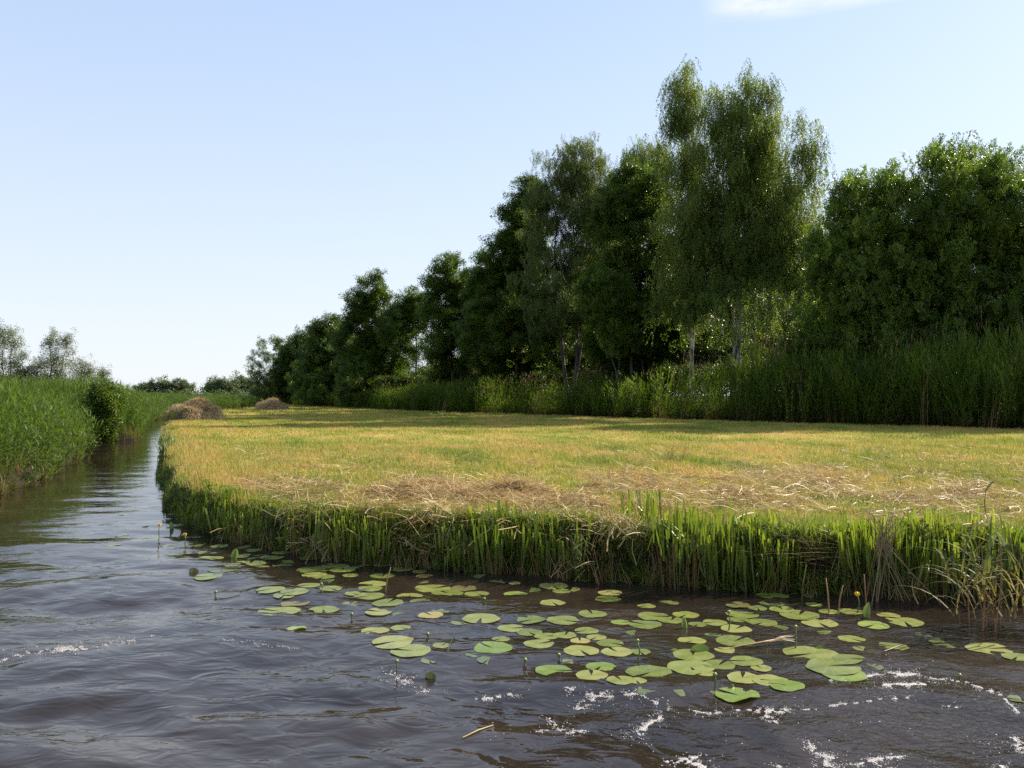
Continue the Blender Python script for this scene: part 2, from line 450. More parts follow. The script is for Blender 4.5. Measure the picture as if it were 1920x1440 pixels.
def water_mat():
    m, N, L = new_mat('peaty_water')
    geo = N.new('ShaderNodeNewGeometry')
    p = N.new('ShaderNodeBsdfPrincipled')
    nb = N.new('ShaderNodeTexNoise'); nb.inputs['Scale'].default_value = 0.8; nb.inputs['Detail'].default_value = 3
    L.new(geo.outputs['Position'], nb.inputs['Vector'])
    rp = ramp(N, [(0.35, (0.014, 0.0100, 0.0078)), (0.7, (0.028, 0.0195, 0.0145))])
    L.new(nb.outputs['Fac'], rp.inputs['Fac']); L.new(rp.outputs['Color'], p.inputs['Base Color'])
    p.inputs['Roughness'].default_value = 0.045
    p.inputs['IOR'].default_value = 1.345
    sp = N.new('ShaderNodeSeparateXYZ'); L.new(geo.outputs['Position'], sp.inputs[0])
    # ripple strength eases off up the quiet ditch
    mr1 = N.new('ShaderNodeMapRange'); mr1.inputs['From Min'].default_value = 7.0; mr1.inputs['From Max'].default_value = 11.0
    mr1.inputs['To Min'].default_value = 1.0; mr1.inputs['To Max'].default_value = 0.32
    L.new(sp.outputs['Y'], mr1.inputs['Value'])
    mpn = N.new('ShaderNodeMapping'); mpn.inputs['Scale'].default_value = (0.75, 1.25, 1); mpn.inputs['Rotation'].default_value = (0, 0, 0.3)
    L.new(geo.outputs['Position'], mpn.inputs[0])
    n1 = N.new('ShaderNodeTexNoise'); n1.inputs['Scale'].default_value = 4.2; n1.inputs['Detail'].default_value = 2.5; n1.inputs['Roughness'].default_value = 0.5; n1.inputs['Distortion'].default_value = 0.8
    L.new(mpn.outputs[0], n1.inputs['Vector'])
    n2 = N.new('ShaderNodeTexNoise'); n2.inputs['Scale'].default_value = 24; n2.inputs['Detail'].default_value = 3; n2.inputs['Distortion'].default_value = 0.6
    L.new(mpn.outputs[0], n2.inputs['Vector'])
    # choppy where the propeller wash boils: a broad patch along the near right
    n4 = N.new('ShaderNodeTexNoise'); n4.inputs['Scale'].default_value = 0.55; n4.inputs['Detail'].default_value = 3
    L.new(geo.outputs['Position'], n4.inputs['Vector'])
    ch = N.new('ShaderNodeMath'); ch.operation = 'MULTIPLY_ADD'; ch.inputs[1].default_value = 0.22
    L.new(sp.outputs['X'], ch.inputs[0]); L.new(n4.outputs['Fac'], ch.inputs[2])
    mrc = N.new('ShaderNodeMapRange'); mrc.inputs['From Min'].default_value = 0.55; mrc.inputs['From Max'].default_value = 1.05
    mrc.inputs['To Min'].default_value = 0.14; mrc.inputs['To Max'].default_value = 1.0
    L.new(ch.outputs[0], mrc.inputs['Value'])
    b1 = N.new('ShaderNodeBump'); b1.inputs['Distance'].default_value = 0.017
    b2 = N.new('ShaderNodeBump'); b2.inputs['Distance'].default_value = 0.0065
    L.new(mr1.outputs['Result'], b1.inputs['Strength'])
    mc = N.new('ShaderNodeMath'); mc.operation = 'MULTIPLY'; L.new(mr1.outputs['Result'], mc.inputs[0]); L.new(mrc.outputs['Result'], mc.inputs[1])
    L.new(mc.outputs[0], b2.inputs['Strength'])
    L.new(n1.outputs['Fac'], b1.inputs['Height']); L.new(n2.outputs['Fac'], b2.inputs['Height'])
    L.new(b1.outputs[0], b2.inputs['Normal']); L.new(b2.outputs[0], p.inputs['Normal'])
    out = N.new('ShaderNodeOutputMaterial'); L.new(p.outputs[0], out.inputs['Surface'])
    return m


def simple_mat(name, col, rough=0.5, sss=0.0, spec=0.5, trans=0.0):
    m, N, L = new_mat(name)
    p = N.new('ShaderNodeBsdfPrincipled')
    geo = N.new('ShaderNodeNewGeometry')
    nz = N.new('ShaderNodeTexNoise'); nz.inputs['Scale'].default_value = 35; nz.inputs['Detail'].default_value = 4
    L.new(geo.outputs['Position'], nz.inputs['Vector'])
    rp = ramp(N, [(0.3, tuple(c * 0.75 for c in col)), (0.7, tuple(min(1, c * 1.2) for c in col))])
    L.new(nz.outputs['Fac'], rp.inputs['Fac']); L.new(rp.outputs['Color'], p.inputs['Base Color'])
    p.inputs['Roughness'].default_value = rough
    p.inputs['Specular IOR Level'].default_value = spec
    out = N.new('ShaderNodeOutputMaterial'); L.new(p.outputs[0], out.inputs['Surface'])
    return m


def pad_mat(name, stops, rough=0.33):
    """waxy floating leaf: radial veins, mottled colour from per-object random"""
    m, N, L = new_mat(name)
    oi = N.new('ShaderNodeObjectInfo')
    tcn = N.new('ShaderNodeTexCoord')
    n1 = N.new('ShaderNodeTexNoise'); n1.inputs['Scale'].default_value = 9; n1.inputs['Detail'].default_value = 5; n1.inputs['Roughness'].default_value = 0.6
    L.new(tcn.outputs['Object'], n1.inputs['Vector'])
    ad = N.new('ShaderNodeMath'); ad.operation = 'MULTIPLY_ADD'; ad.inputs[1].default_value = 0.45
    L.new(oi.outputs['Random'], ad.inputs[0]); L.new(n1.outputs['Fac'], ad.inputs[2])
    sb = N.new('ShaderNodeMath'); sb.operation = 'SUBTRACT'; sb.inputs[1].default_value = 0.22
    L.new(ad.outputs[0], sb.inputs[0])
    rp = ramp(N, stops); L.new(sb.outputs[0], rp.inputs['Fac'])
    # veins from the angle about the leaf's centre
    sp = N.new('ShaderNodeSeparateXYZ'); L.new(tcn.outputs['Object'], sp.inputs[0])
    at = N.new('ShaderNodeMath'); at.operation = 'ARCTAN2'; L.new(sp.outputs['Y'], at.inputs[0]); L.new(sp.outputs['X'], at.inputs[1])
    mu1 = N.new('ShaderNodeMath'); mu1.operation = 'MULTIPLY'; mu1.inputs[1].default_value = 14; L.new(at.outputs[0], mu1.inputs[0])
    si = N.new('ShaderNodeMath'); si.operation = 'SINE'; L.new(mu1.outputs[0], si.inputs[0])
    pw = N.new('ShaderNodeMapRange'); pw.inputs['From Min'].default_value = 0.86; pw.inputs['From Max'].default_value = 1.0; pw.inputs['To Max'].default_value = 0.35
    L.new(si.outputs[0], pw.inputs['Value'])
    vm = N.new('ShaderNodeMix'); vm.data_type = 'RGBA'; vm.inputs['B'].default_value = (0.26, 0.32, 0.11, 1)
    L.new(pw.outputs['Result'], vm.inputs['Factor']); L.new(rp.outputs['Color'], vm.inputs['A'])
    p = N.new('ShaderNodeBsdfPrincipled'); p.inputs['Roughness'].default_value = rough; p.inputs['Specular IOR Level'].default_value = 0.6
    L.new(vm.outputs['Result'], p.inputs['Base Color'])
    bp = N.new('ShaderNodeBump'); bp.inputs['Strength'].default_value = 0.35; bp.inputs['Distance'].default_value = 0.01
    L.new(n1.outputs['Fac'], bp.inputs['Height']); L.new(bp.outputs[0], p.inputs['Normal'])
    t = N.new('ShaderNodeBsdfTranslucent'); L.new(vm.outputs['Result'], t.inputs['Color'])
    ms = N.new('ShaderNodeMixShader'); ms.inputs[0].default_value = 0.15
    L.new(p.outputs[0], ms.inputs[1]); L.new(t.outputs[0], ms.inputs[2])
    out = N.new('ShaderNodeOutputMaterial'); L.new(ms.outputs[0], out.inputs['Surface'])
    return m


M['pad_pale'] = pad_mat('pad_pale_green', [(0.25, (0.11, 0.14, 0.030)), (0.5, (0.175, 0.20, 0.048)), (0.75, (0.26, 0.26, 0.075))], 0.27)
M['pad_bright'] = pad_mat('pad_bright_green', [(0.25, (0.12, 0.18, 0.028)), (0.6, (0.19, 0.25, 0.048)), (0.85, (0.27, 0.31, 0.08))], 0.28)
M['pad_yellow'] = pad_mat('pad_yellowing', [(0.2, (0.15, 0.19, 0.045)), (0.5, (0.23, 0.245, 0.065)), (0.75, (0.31, 0.25, 0.085))])
M['pad_brown'] = pad_mat('pad_rotting_brown', [(0.2, (0.09, 0.10, 0.03)), (0.5, (0.19, 0.14, 0.04)), (0.75, (0.27, 0.17, 0.05))])
M['pad_dull'] = pad_mat('pad_drowned', [(0.2, (0.07, 0.10, 0.03)), (0.5, (0.12, 0.15, 0.045)), (0.75, (0.17, 0.17, 0.06))], 0.2)
M['foam'] = simple_mat('foam', (0.34, 0.315, 0.30), 0.6)
M['yellow'] = simple_mat('yellow_petal', (0.70, 0.45, 0.03), 0.4)
M['bud'] = simple_mat('lily_bud_green', (0.17, 0.21, 0.04), 0.4)
M['stalk'] = simple_mat('lily_stalk_green', (0.07, 0.12, 0.03), 0.4)

# ------------------------------------------------------------------ the lie of the land
# water's edge of the meadow (right of the ditch), from off frame right round the point and up the ditch
BANK_A = [(60, 4.5), (30, 6.6), (12, 7.6), (6.5, 7.85), (5.2, 7.9), (4.2, 7.95), (3.2, 8.1), (2.3, 8.3), (1.3, 8.6), (0.25, 8.95), (-0.95, 9.35), (-2.3, 9.9),
          (-3.5, 10.9), (-4.8, 12.3), (-6.0, 14.4), (-6.9, 16.6), (-8.3, 19.4), (-11.0, 26.0), (-14.5, 34.0), (-23.3, 55.5), (-27.8, 74.0), (-30.5, 88.0), (-29.5, 100.0), (-24, 112.0), (-31, 112.2)]
BANK_B = [(-33.5, 100.0), (-34.5, 88.0), (-32.0, 76.0), (-27.4, 62.0), (-21.4, 47.0), (-17.6, 38.5), (-15.8, 34.7), (-19.5, 33.6), (-19.5, 28.8), (-15.5, 27.9), (-13.4, 25.5), (-11.5, 20.5), (-9.9, 16.0), (-9.6, 13.0), (-10.5, 4.0),
          (-14, -30), (-14, -60), (60, -60)]
WATER = np.array(BANK_A + BANK_B)
# edge where the mown meadow meets the reed belt
BELT = [(60, -4), (40, 14), (32, 25.0), (22.4, 36.6), (13.0, 46.0), (5.7, 57.6), (-3.6, 70.0), (-13.8, 85.0), (-25.7, 110.0), (-38.0, 134.0), (-70, 190.0)]


def seg_dist(px, py, poly, closed):
    n = len(poly); best = np.full(px.shape, 1e9)
    for i in range(n if closed else n - 1):
        ax, ay = poly[i]; bx, by = poly[(i + 1) % n]
        dx, dy = bx - ax, by - ay
        t = np.clip(((px - ax) * dx + (py - ay) * dy) / (dx * dx + dy * dy), 0, 1)
        best = np.minimum(best, np.hypot(px - ax - t * dx, py - ay - t * dy))
    return best


def shore(px, py):
    """signed distance from the water's edge, positive on land"""
    d = seg_dist(px, py, WATER, True)
    inside = np.zeros(px.shape, bool)
    n = len(WATER)
    for i in range(n):
        ax, ay = WATER[i]; bx, by = WATER[(i + 1) % n]
        if ay == by:
            continue
        c = ((ay > py) != (by > py)) & (px < (bx - ax) * (py - ay) / (by - ay) + ax)
        inside ^= c
    return np.where(inside, -d, d)


def belt_side(px, py):
    """signed distance beyond the belt edge (positive inside the belt)"""
    d = seg_dist(px, py, BELT, False)
    # side by interpolating the edge's x at this y
    ys = np.array([b[1] for b in BELT]); xs = np.array([b[0] for b in BELT])
    ex = np.interp(py, ys, xs)
    return np.where(px > ex, d, -d)


def left_side(px, py):
    """True on the far-left bank of the ditch"""
    ys = np.array([-60, 13.0, 16, 20.5, 27, 33, 34.7, 47, 62, 76, 88, 100, 3000]); xs = np.array([0, -8.2, -8.5, -10.2, -12.8, -15.2, -15.6, -19.8, -26, -30.2, -32.5, -32, -400])
    return px < np.interp(py, ys, xs)


def land_z(px, py):
    s = shore(px, py)
    s = s + (fbm(px, py, 2.2, 3.0) - 0.5) * 0.22 * np.clip(1 - np.abs(s) / 2.0, 0, 1)
    top = np.where(left_side(px, py), 0.22, 0.45) + (fbm(px, py, 0.35, 5.0) - 0.5) * 0.09
    t = np.clip((s + 0.25) / 0.50, 0, 1)
    return -0.65 + (top + 0.65) * t ** 0.8


# ------------------------------------------------------------------ ground and water sheets
def polar_sheet(name, r, ang, zf, mat):
    R, A = np.meshgrid(r, ang, indexing='ij')
    x = R * np.sin(A); y = R * np.cos(A)
    z = zf(x, y)
    nr, na = len(r), len(ang)
    co = np.stack([x, y, z], -1).reshape(-1, 3)
    i, j = np.meshgrid(np.arange(nr - 1), np.arange(na - 1), indexing='ij')
    a = (i * na + j).ravel()
    f = np.stack([a, a + na, a + na + 1, a + 1], -1)[:, ::-1]
    me = bpy.data.meshes.new(name)
    me.vertices.add(len(co)); me.vertices.foreach_set('co', co.astype(np.float32).ravel())
    me.loops.add(f.size); me.loops.foreach_set('vertex_index', f.ravel().astype(np.int32))
    me.polygons.add(len(f)); me.polygons.foreach_set('loop_start', np.arange(0, f.size, 4, dtype=np.int32))
    me.polygons.foreach_set('use_smooth', np.ones(len(f), bool))
    me.materials.append(mat)
    me.update(calc_edges=True)
    me.validate()
    o = bpy.data.objects.new(name, me); COL.objects.link(o)
    return tag(o, kind='structure')


def angles(front, step, coarse):
    a = np.concatenate([np.arange(-180, -front, coarse), np.arange(-front, front, step), np.arange(front, 180.01, coarse)])
    return np.radians(a)


r_ground = np.concatenate([[0.5, 1.5, 3.0], np.geomspace(5.0, 4000.0, 380)])
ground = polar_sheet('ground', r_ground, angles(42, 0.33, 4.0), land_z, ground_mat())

gco = np.zeros(len(ground.data.vertices) * 3, np.float32); ground.data.vertices.foreach_get('co', gco); gco = gco.reshape(-1, 3)
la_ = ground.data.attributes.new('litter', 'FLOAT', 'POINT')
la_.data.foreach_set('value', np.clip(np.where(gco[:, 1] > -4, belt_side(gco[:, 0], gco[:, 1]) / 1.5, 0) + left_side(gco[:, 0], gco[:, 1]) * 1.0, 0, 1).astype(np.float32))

WAVES = []
_wr = random.Random(5)
for k in range(22):
    lam = 0.22 * (1.13 ** k)
    WAVES.append((lam, math.radians(_wr.gauss(78, 34)), _wr.uniform(0, 6.28), 0.0035 * lam ** 0.9))
WAVES.append((1.25, math.radians(62), 0.4, 0.009)); WAVES.append((0.85, math.radians(105), 1.4, 0.006)); WAVES.append((2.1, math.radians(86), 2.4, 0.010))


def wave_z(x, y):
    wx = x + 0.55 * (fbm(x, y, 0.6, 1.0) - 0.5) * 2; wy = y + 0.40 * (fbm(x, y, 0.7, 2.0) - 0.5) * 2
    env = np.interp(y, [5.0, 8.5, 12.0, 22, 60], [1.0, 0.85, 0.30, 0.14, 0.08])
    pads = np.exp(-(((x - 1.6) / 3.2) ** 2 + ((y - 6.9) / 1.3) ** 2))      # lily pads calm the water
    env = env * (1 - 0.6 * pads)
    z = 0
    for lam, th, ph, am in WAVES:
        k = 2 * PI / lam
        s = np.sin(k * (wx * math.cos(th) + wy * math.sin(th)) + ph)
        mod = 0.5 + vnoise(x, y, 0.9 / max(lam, 0.4), ph)
        z = z + am * env * mod * (s + 0.22 * np.cos(2 * np.arcsin(np.clip(s, -1, 1))) if lam > 0.8 else am * 0 + s) if lam > 0.8 else z + am * env * mod * s
    return z


r_water = np.concatenate([[0.3, 1.0, 2.0], np.geomspace(3.0, 170.0, 520)])
water = polar_sheet('water', r_water, angles(40, 0.22, 5.0), wave_z, water_mat())


def wz(x, y):
    return float(wave_z(np.array([x]), np.array([y]))[0])


# ------------------------------------------------------------------ prototypes for grass, reeds and hay
def blade(mb, base, az, length, lean, width, droop=0.6, seg=3, mi=0, rnd=random):
    d = Vector((math.cos(az), math.sin(az), 0))
    side = Vector((-math.sin(az + rnd.uniform(-.5, .5)), math.cos(az), 0)).normalized()
    p = Vector(base); el = PI / 2 - lean
    pts, wd = [p.copy()], [width * 0.5]
    for i in range(seg):
        p = p + (d * math.cos(el) + Vector((0, 0, 1)) * math.sin(el)) * (length / seg)
        el -= droop / seg
        pts.append(p.copy()); wd.append(width * 0.5 * (1 - ((i + 1) / seg) ** 1.6))
    wd[-1] = 0.0
    mb.quad_strip(pts, wd, side, mi)


def make_tuft(name, n, rad, hmin, hmax, w, mats, drop=0.7):
    mb = MB()
    for i in range(n):
        a, r = random.uniform(0, 6.28), rad * math.sqrt(random.random())
        blade(mb, (r * math.cos(a), r * math.sin(a), -0.01), random.uniform(0, 6.28), random.uniform(hmin, hmax), random.uniform(0.0, 0.6), w * random.uniform(.6, 1.3), drop * random.uniform(.3, 1.4), 2)
    return proto(name, mb, mats)


tufts = [make_tuft('grass_tuft', 34, 0.13, 0.035, 0.105, 0.0075, [M['grass']]) for _ in range(3)] + [make_tuft('dry_tuft', 30, 0.13, 0.03, 0.09, 0.0075, [M['drygrass']], 1.2) for _ in range(2)]
wide_tufts = [make_tuft('wide_tuft', 30, 0.30, 0.04, 0.10, 0.016, [M['grass']]) for _ in range(2)] + [make_tuft('wide_dry_tuft', 28, 0.30, 0.03, 0.08, 0.016, [M['drygrass']], 1.0) for _ in range(2)]


def hay_bunch(name, n, L0, rad, mat, w=0.006):
    mb = MB()
    for i in range(n):
        az = random.gauss(0, 0.9)
        p = Vector((random.gauss(0, rad), random.gauss(0, rad), random.uniform(0, 0.03)))
        length = L0 * random.uniform(0.4, 1.3); bend = random.uniform(-1.2, 1.2); pitch = random.gauss(0.08, 0.22)
        pts, wd = [], []
        for k in range(4):
            pts.append(p.copy()); wd.append(w * 0.5 * random.uniform(.7, 1.2))
            p = p + Vector((math.cos(az) * math.cos(pitch), math.sin(az) * math.cos(pitch), math.sin(pitch))) * length / 3
            az += bend / 3; pitch -= 0.14
        side = Vector((-math.sin(az), math.cos(az), random.uniform(-.8, .8))).normalized()
        mb.quad_strip(pts, wd, side)
    return proto(name, mb, [mat])


straws = [hay_bunch('straw_bunch', 15, 0.30, 0.08, M['straw'], 0.0085) for _ in range(3)]
hays = [hay_bunch('hay_bunch', 26, 0.26, 0.07, M['hay'], 0.007) for _ in range(3)]
bighays = [hay_bunch('hay_lock', 34, 0.36, 0.13, M['cockhay'], 0.017) for _ in range(3)]


def tall_reed(mb, x, y, h, wind, leafn, leafl, leafw, plume=False, rnd=random, spread=1.0, low=0.22):
    lean = rnd.gauss(0.10, 0.07); az = rnd.gauss(wind, 0.5)
    pts, el, p = [], PI / 2 - lean * 0.4, Vector((x, y, -0.05))
    d = Vector((math.cos(az), math.sin(az), 0))
    seg = 5
    for i in range(seg + 1):
        pts.append(p.copy())
        p = p + (d * math.cos(el) + Vector((0, 0, 1)) * math.sin(el)) * h / seg
        el -= lean * 0.5
    sd = Vector((-math.sin(az + 0.8), math.cos(az + 0.8), 0)).normalized()
    mb.quad_strip(pts, [0.005, 0.005, 0.0045, 0.004, 0.003, 0.0015], sd, 0)
    for i in range(leafn):
        t = low + (1 - low) * (i + rnd.random()) / leafn
        k = min(int(t * seg), seg - 1); q = pts[k].lerp(pts[k + 1], t * seg - k)
        la = rnd.gauss(wind, 0.95 * spread) if rnd.random() < 0.75 else rnd.uniform(0, 6.28)
        ll = leafl * rnd.uniform(0.6, 1.15) * (1.0 - 0.25 * t)
        blade(mb, q, la, ll, rnd.uniform(0.35, 0.8) * (1.0 if t < .85 else .45), leafw * rnd.uniform(.7, 1.2), rnd.uniform(0.5, 1.5), 3, 0, rnd)
    if plume:
        q = pts[-1]
        for k in range(12):
            blade(mb, q + Vector((0, 0, -0.05 + 0.02 * k)), rnd.gauss(wind, 0.7), rnd.uniform(.10, .22), rnd.uniform(.2, .7), 0.02, 0.9, 2, 1, rnd)


def reed_proto(name, n, rad, h, mats, leafn, leafl, leafw, plumes=0, wind=0.0, low=0.22):
    mb = MB()
    for i in range(n):
        a, r = random.uniform(0, 6.28), rad * math.sqrt(random.random())
        tall_reed(mb, r * math.cos(a), r * math.sin(a), h * random.uniform(0.8, 1.06), wind, leafn, leafl, leafw, plume=i < plumes, low=low)
    return proto(name, mb, mats)


WIND = math.radians(-12)
reeds = [reed_proto('reed_bunch', 6, 0.22, 2.15, [M['reed'], M['plume']], 12, 0.44, 0.028, wind=WIND) for _ in range(4)]
belts = [reed_proto('belt_reed_bunch', 7, 0.32, 3.4, [M['reed2'], M['plume']], 17, 0.55, 0.036, plumes=0, wind=WIND + 3.0 * (k % 2), low=0.02) for k in range(3)] + \
        [reed_proto('belt_plume_bunch', 5, 0.32, 3.75, [M['reed2'], M['plume']], 13, 0.5, 0.032, plumes=3, wind=WIND, low=0.05)]
deadr = reed_proto('dead_reed_bunch', 6, 0.25, 3.0, [M['stem'], M['plume']], 4, 0.4, 0.02, plumes=2, wind=WIND)


def cut_reed_proto(name, n, rad, h, w, mats, flat=True):
    """reeds sheared off by the mower: upright blades that end square, on brown stems"""
    mb = MB()
    for i in range(n):
        a, r = random.uniform(0, 6.28), rad * math.sqrt(random.random())
        x, y = r * math.cos(a), r * math.sin(a) * 0.7
        hh = h * random.uniform(0.55, 1.08)
        la = random.uniform(0, 6.28); ln = random.gauss(0, 0.055)
        d = Vector((math.cos(la), math.sin(la), 0)) * math.tan(ln)
        fa = random.gauss(0, 0.7); side = Vector((math.cos(fa), math.sin(fa), 0))
        b = Vector((x, y, -0.06)); up = d + Vector((0, 0, 1))
        ws = w * random.uniform(0.55, 1.25)
        mb.quad_strip([b, b + up * hh * 0.35, b + up * hh * 0.65, b + up * hh], [ws * .28, ws * .3, ws * .5, ws * .46], side, 0)
        if random.random() < 0.55:   # a second blade peeling off the stem
            q = b + up * hh * random.uniform(.3, .55)
            sd = side * random.choice((-1, 1))
            e = q + up * (hh * .42) + sd * random.uniform(.008, .035)
            mb.quad_strip([q, q.lerp(e, .5) + sd * .01, e], [ws * .2, ws * .42, ws * .38], side, 0)
    for i in range(n // 3):
        a = random.uniform(0, 6.28)
        blade(mb, (rad * random.uniform(-1, 1), rad * random.uniform(-.7, .7), 0), a, h * random.uniform(.4, .8), random.uniform(.2, .7), w * 0.6, random.uniform(.6, 1.8), 3)
    return proto(name, mb, mats)


stubs = [cut_reed_proto('long_cut_reed_bunch', 7, 0.10, 0.66, 0.019, [M['stub']]) for _ in range(2)] + [cut_reed_proto('cut_reed_bunch', 9, 0.13, 0.52, 0.021, [M['stub']]) for _ in range(4)]


def herb_proto(name, n, h, mats, w=0.012):
    mb = MB()
    for i in range(n):
        a = random.uniform(0, 6.28); r = random.uniform(0, .10)
        blade(mb, (r * math.cos(a), r * math.sin(a), -0.02), random.uniform(0, 6.28), h * random.uniform(.4, 1.1), random.uniform(.05, .9), w, random.uniform(.5, 2.2), 3)
    return proto(name, mb, mats)


herbs = [herb_proto('sedge_bunch', 30, 0.34, [M['darkleaf']]) for _ in range(3)]
sedge_l = [herb_proto('margin_sedge', 34, 0.75, [M['reed']], 0.014) for _ in range(2)]
_mb = MB()
for _i in range(9):
    _b = Vector((random.gauss(0, .09), random.gauss(0, .05), -.1)); _h = random.uniform(.2, .55)
    _mb.tube([_b, _b + Vector((random.gauss(0, .02), 0, _h * .5)), _b + Vector((random.gauss(0, .05), random.gauss(0, .03), _h))], [.0045, .004, .003], 4)
drystem = [proto('dead_margin_stems', _mb, [M['stem']])]


def sample_region(n, x0, x1, y0, y1):
    return RNG.uniform(x0, x1, n), RNG.uniform(y0, y1, n)


def eul(n, tilt=0.15, rz=None):
    e = np.zeros((n, 3)); e[:, 0] = RNG.normal(0, tilt, n); e[:, 1] = RNG.normal(0, tilt, n)
    e[:, 2] = RNG.uniform(0, 2 * PI, n) if rz is None else RNG.normal(rz[0], rz[1], n)
    return e


# ------------------------------------------------------------------ mown meadow
def meadow_band(y0, y1, dens, protos, sc, name, label):
    wy = 0.78 * y1 + 3
    n = int((y1 - y0) * 2 * wy * dens)
    x, y = sample_region(n, -wy, wy, y0, y1)
    k = np.abs(x) < 0.74 * y + 2.5
    x, y = x[k], y[k]
    s = shore(x, y); b = belt_side(x, y)
    k = (s > 0.22) & (b < 1.0) & ~left_side(x, y)
    x, y, s = x[k], y[k], s[k]
    z = land_z(x, y)
    n = len(x)
    dry = fbm(x, y, 0.3, 8.0) + RNG.normal(0, .12, n)
    idx = np.where(dry > 0.56, RNG.integers(3, 5, n), RNG.integers(0, 3, n)) if len(protos) == 5 else np.where(dry > 0.56, RNG.integers(2, 4, n), RNG.integers(0, 2, n))
    sc_ = sc * RNG.uniform(0.7, 1.35, n)
    sz = sc_ * (0.75 + 0.9 * fbm(x, y, 0.9, 4.0)) * np.where((s < 1.6), 1.5, 1.0)
    o = scatter(name, np.stack([x, y, z], 1), eul(n, 0.08), np.stack([sc_, sc_, sz], 1), idx, protos)
    return tag(o, label, 'grass', 'mown grass of the meadow', 'stuff')


meadow_band(7.2, 13.5, 85, tufts, 1.05, 'meadow_grass', 'short mown grass at the front of the meadow beside the water')
meadow_band(13.5, 26, 34, tufts, 1.45, 'meadow_grass', 'yellow-green mown grass in the middle of the meadow')
meadow_band(26, 62, 8, wide_tufts, 1.1, 'meadow_grass', 'sunny and tree-shaded mown grass toward the reed belt')
meadow_band(62, 135, 2.0, wide_tufts, 1.9, 'meadow_grass', 'far strip of mown grass round the hay piles')


# ------------------------------------------------------------------ hay litter along the front bank
def litter(name, n, pxf, protos, label, sc, tilt=0.12):
    """pxf(n) -> pixel columns and rows on the meadow plane"""
    px, py = pxf(n)
    d = (EYE - 0.47) * FPX / (py - HOR)
    x, y = (px - 960) / FPX * d, d
    k = (shore(x, y) > np.where(x < -2.5, .6, .2)) & ~left_side(x, y)
    x, y = x[k], y[k]; n = len(x)
    z = land_z(x, y) + RNG.uniform(0.01, 0.05, n)
    o = scatter(name, np.stack([x, y, z], 1), eul(n, tilt), sc * RNG.uniform(.7, 1.5, n), RNG.integers(0, len(protos), n), protos)
    return tag(o, label, 'hay', 'loose hay left on the bank', 'stuff')


def band_main(n):
    px = RNG.uniform(460, 2000, n)
    c = np.interp(px, [380, 600, 900, 1200, 1500, 2000], [925, 918, 935, 915, 915, 920])
    py = c + RNG.normal(0, 18, n) * np.interp(px, [380, 700, 1500, 2000], [.6, 1.2, 1.5, 1.5])
    k = fbm(px, py * 3, 0.012, 21.0) + RNG.normal(0, .07, n) > 0.46
    return px[k], py[k]


def band_thin(n):
    px = RNG.uniform(300, 2000, n); py = RNG.uniform(835, 985, n)
    k = fbm(px, py * 3, 0.01, 31.0) + RNG.normal(0, .07, n) > 0.55
    return px[k], py[k]


litter('hay_litter', 2900, band_main, straws + hays, 'tan loose hay strewn in a band along the front bank', 1.0)
litter('hay_litter', 2600, band_thin, straws, 'scattered pale straws over the mown grass', 0.8)

HEAPS = [(800, 925, 0.75, 0.17), (880, 940, 0.85, 0.12), (765, 935, 0.6, 0.10), (960, 928, 0.45, 0.20), (1010, 950, 0.7, 0.08), (1120, 965, 0.8, 0.08), (1210, 960, 0.6, 0.07)]


def heap_z(x, y):
    z = np.zeros_like(x)
    for px, py, r, h in HEAPS:
        cx, cy_ = on_plane(px, py, 0.47)
        z = z + h * np.exp(-(((x - cx) / r) ** 2 + ((y - cy_) / (r * 0.8)) ** 2) * 1.6)
    return z * (0.65 + 0.7 * fbm(x, y, 2.5, 12.0))


heap_c = on_plane(880, 935, 0.47)
hp = empty('hay_heap', (heap_c[0], heap_c[1], 0.45))
tag(hp, 'low dark tan heap of mown hay lying on the front bank behind the cut reeds', 'hay heap')
gx, gy = np.meshgrid(np.linspace(-2.6, 2.9, 80), np.linspace(-1.5, 1.5, 44), indexing='ij')
wx_, wy_ = gx + heap_c[0], gy + heap_c[1]
hz = heap_z(wx_, wy_)
gz = land_z(wx_, wy_) + hz - 0.03 - 0.45 + (fbm(wx_, wy_, 9, 2.0) - 0.5) * 0.05 * (hz > 0.02)
mb = MB()
mb.v = [tuple(v) for v in np.stack([gx, gy, gz], -1).reshape(-1, 3)]
keep = hz > 0.015
for i in range(79):
    for j in range(43):
        if keep[i, j]:
            a = i * 44 + j
            mb.f.append((a, a + 44, a + 45, a + 1)); mb.m.append(0)
hay_core = simple_mat('matted_hay', (0.12, 0.08, 0.045), 0.9, spec=0.1)
mb.obj('hay_mound', [hay_core], hp, smooth=True)
n = 5200
x, y = sample_region(n, heap_c[0] - 2.6, heap_c[0] + 2.9, heap_c[1] - 1.5, heap_c[1] + 1.5)
h_ = heap_z(x, y)
k = RNG.random(n) < np.clip(h_ / 0.10, 0.0, 1.0) * (0.35 + 0.75 * (fbm(x, y, 3.5, 14.0) > .42))
x, y, h_ = x[k], y[k], h_[k]; n = len(x)
P = np.stack([x - heap_c[0], y - heap_c[1], land_z(x, y) + h_ - 0.45 - 0.01], 1)
o = scatter('hay_strands', P, eul(n, 0.25), RNG.uniform(.7, 1.2, n), RNG.integers(0, 3, n), hays, hp)
o['kind'] = 'stuff'


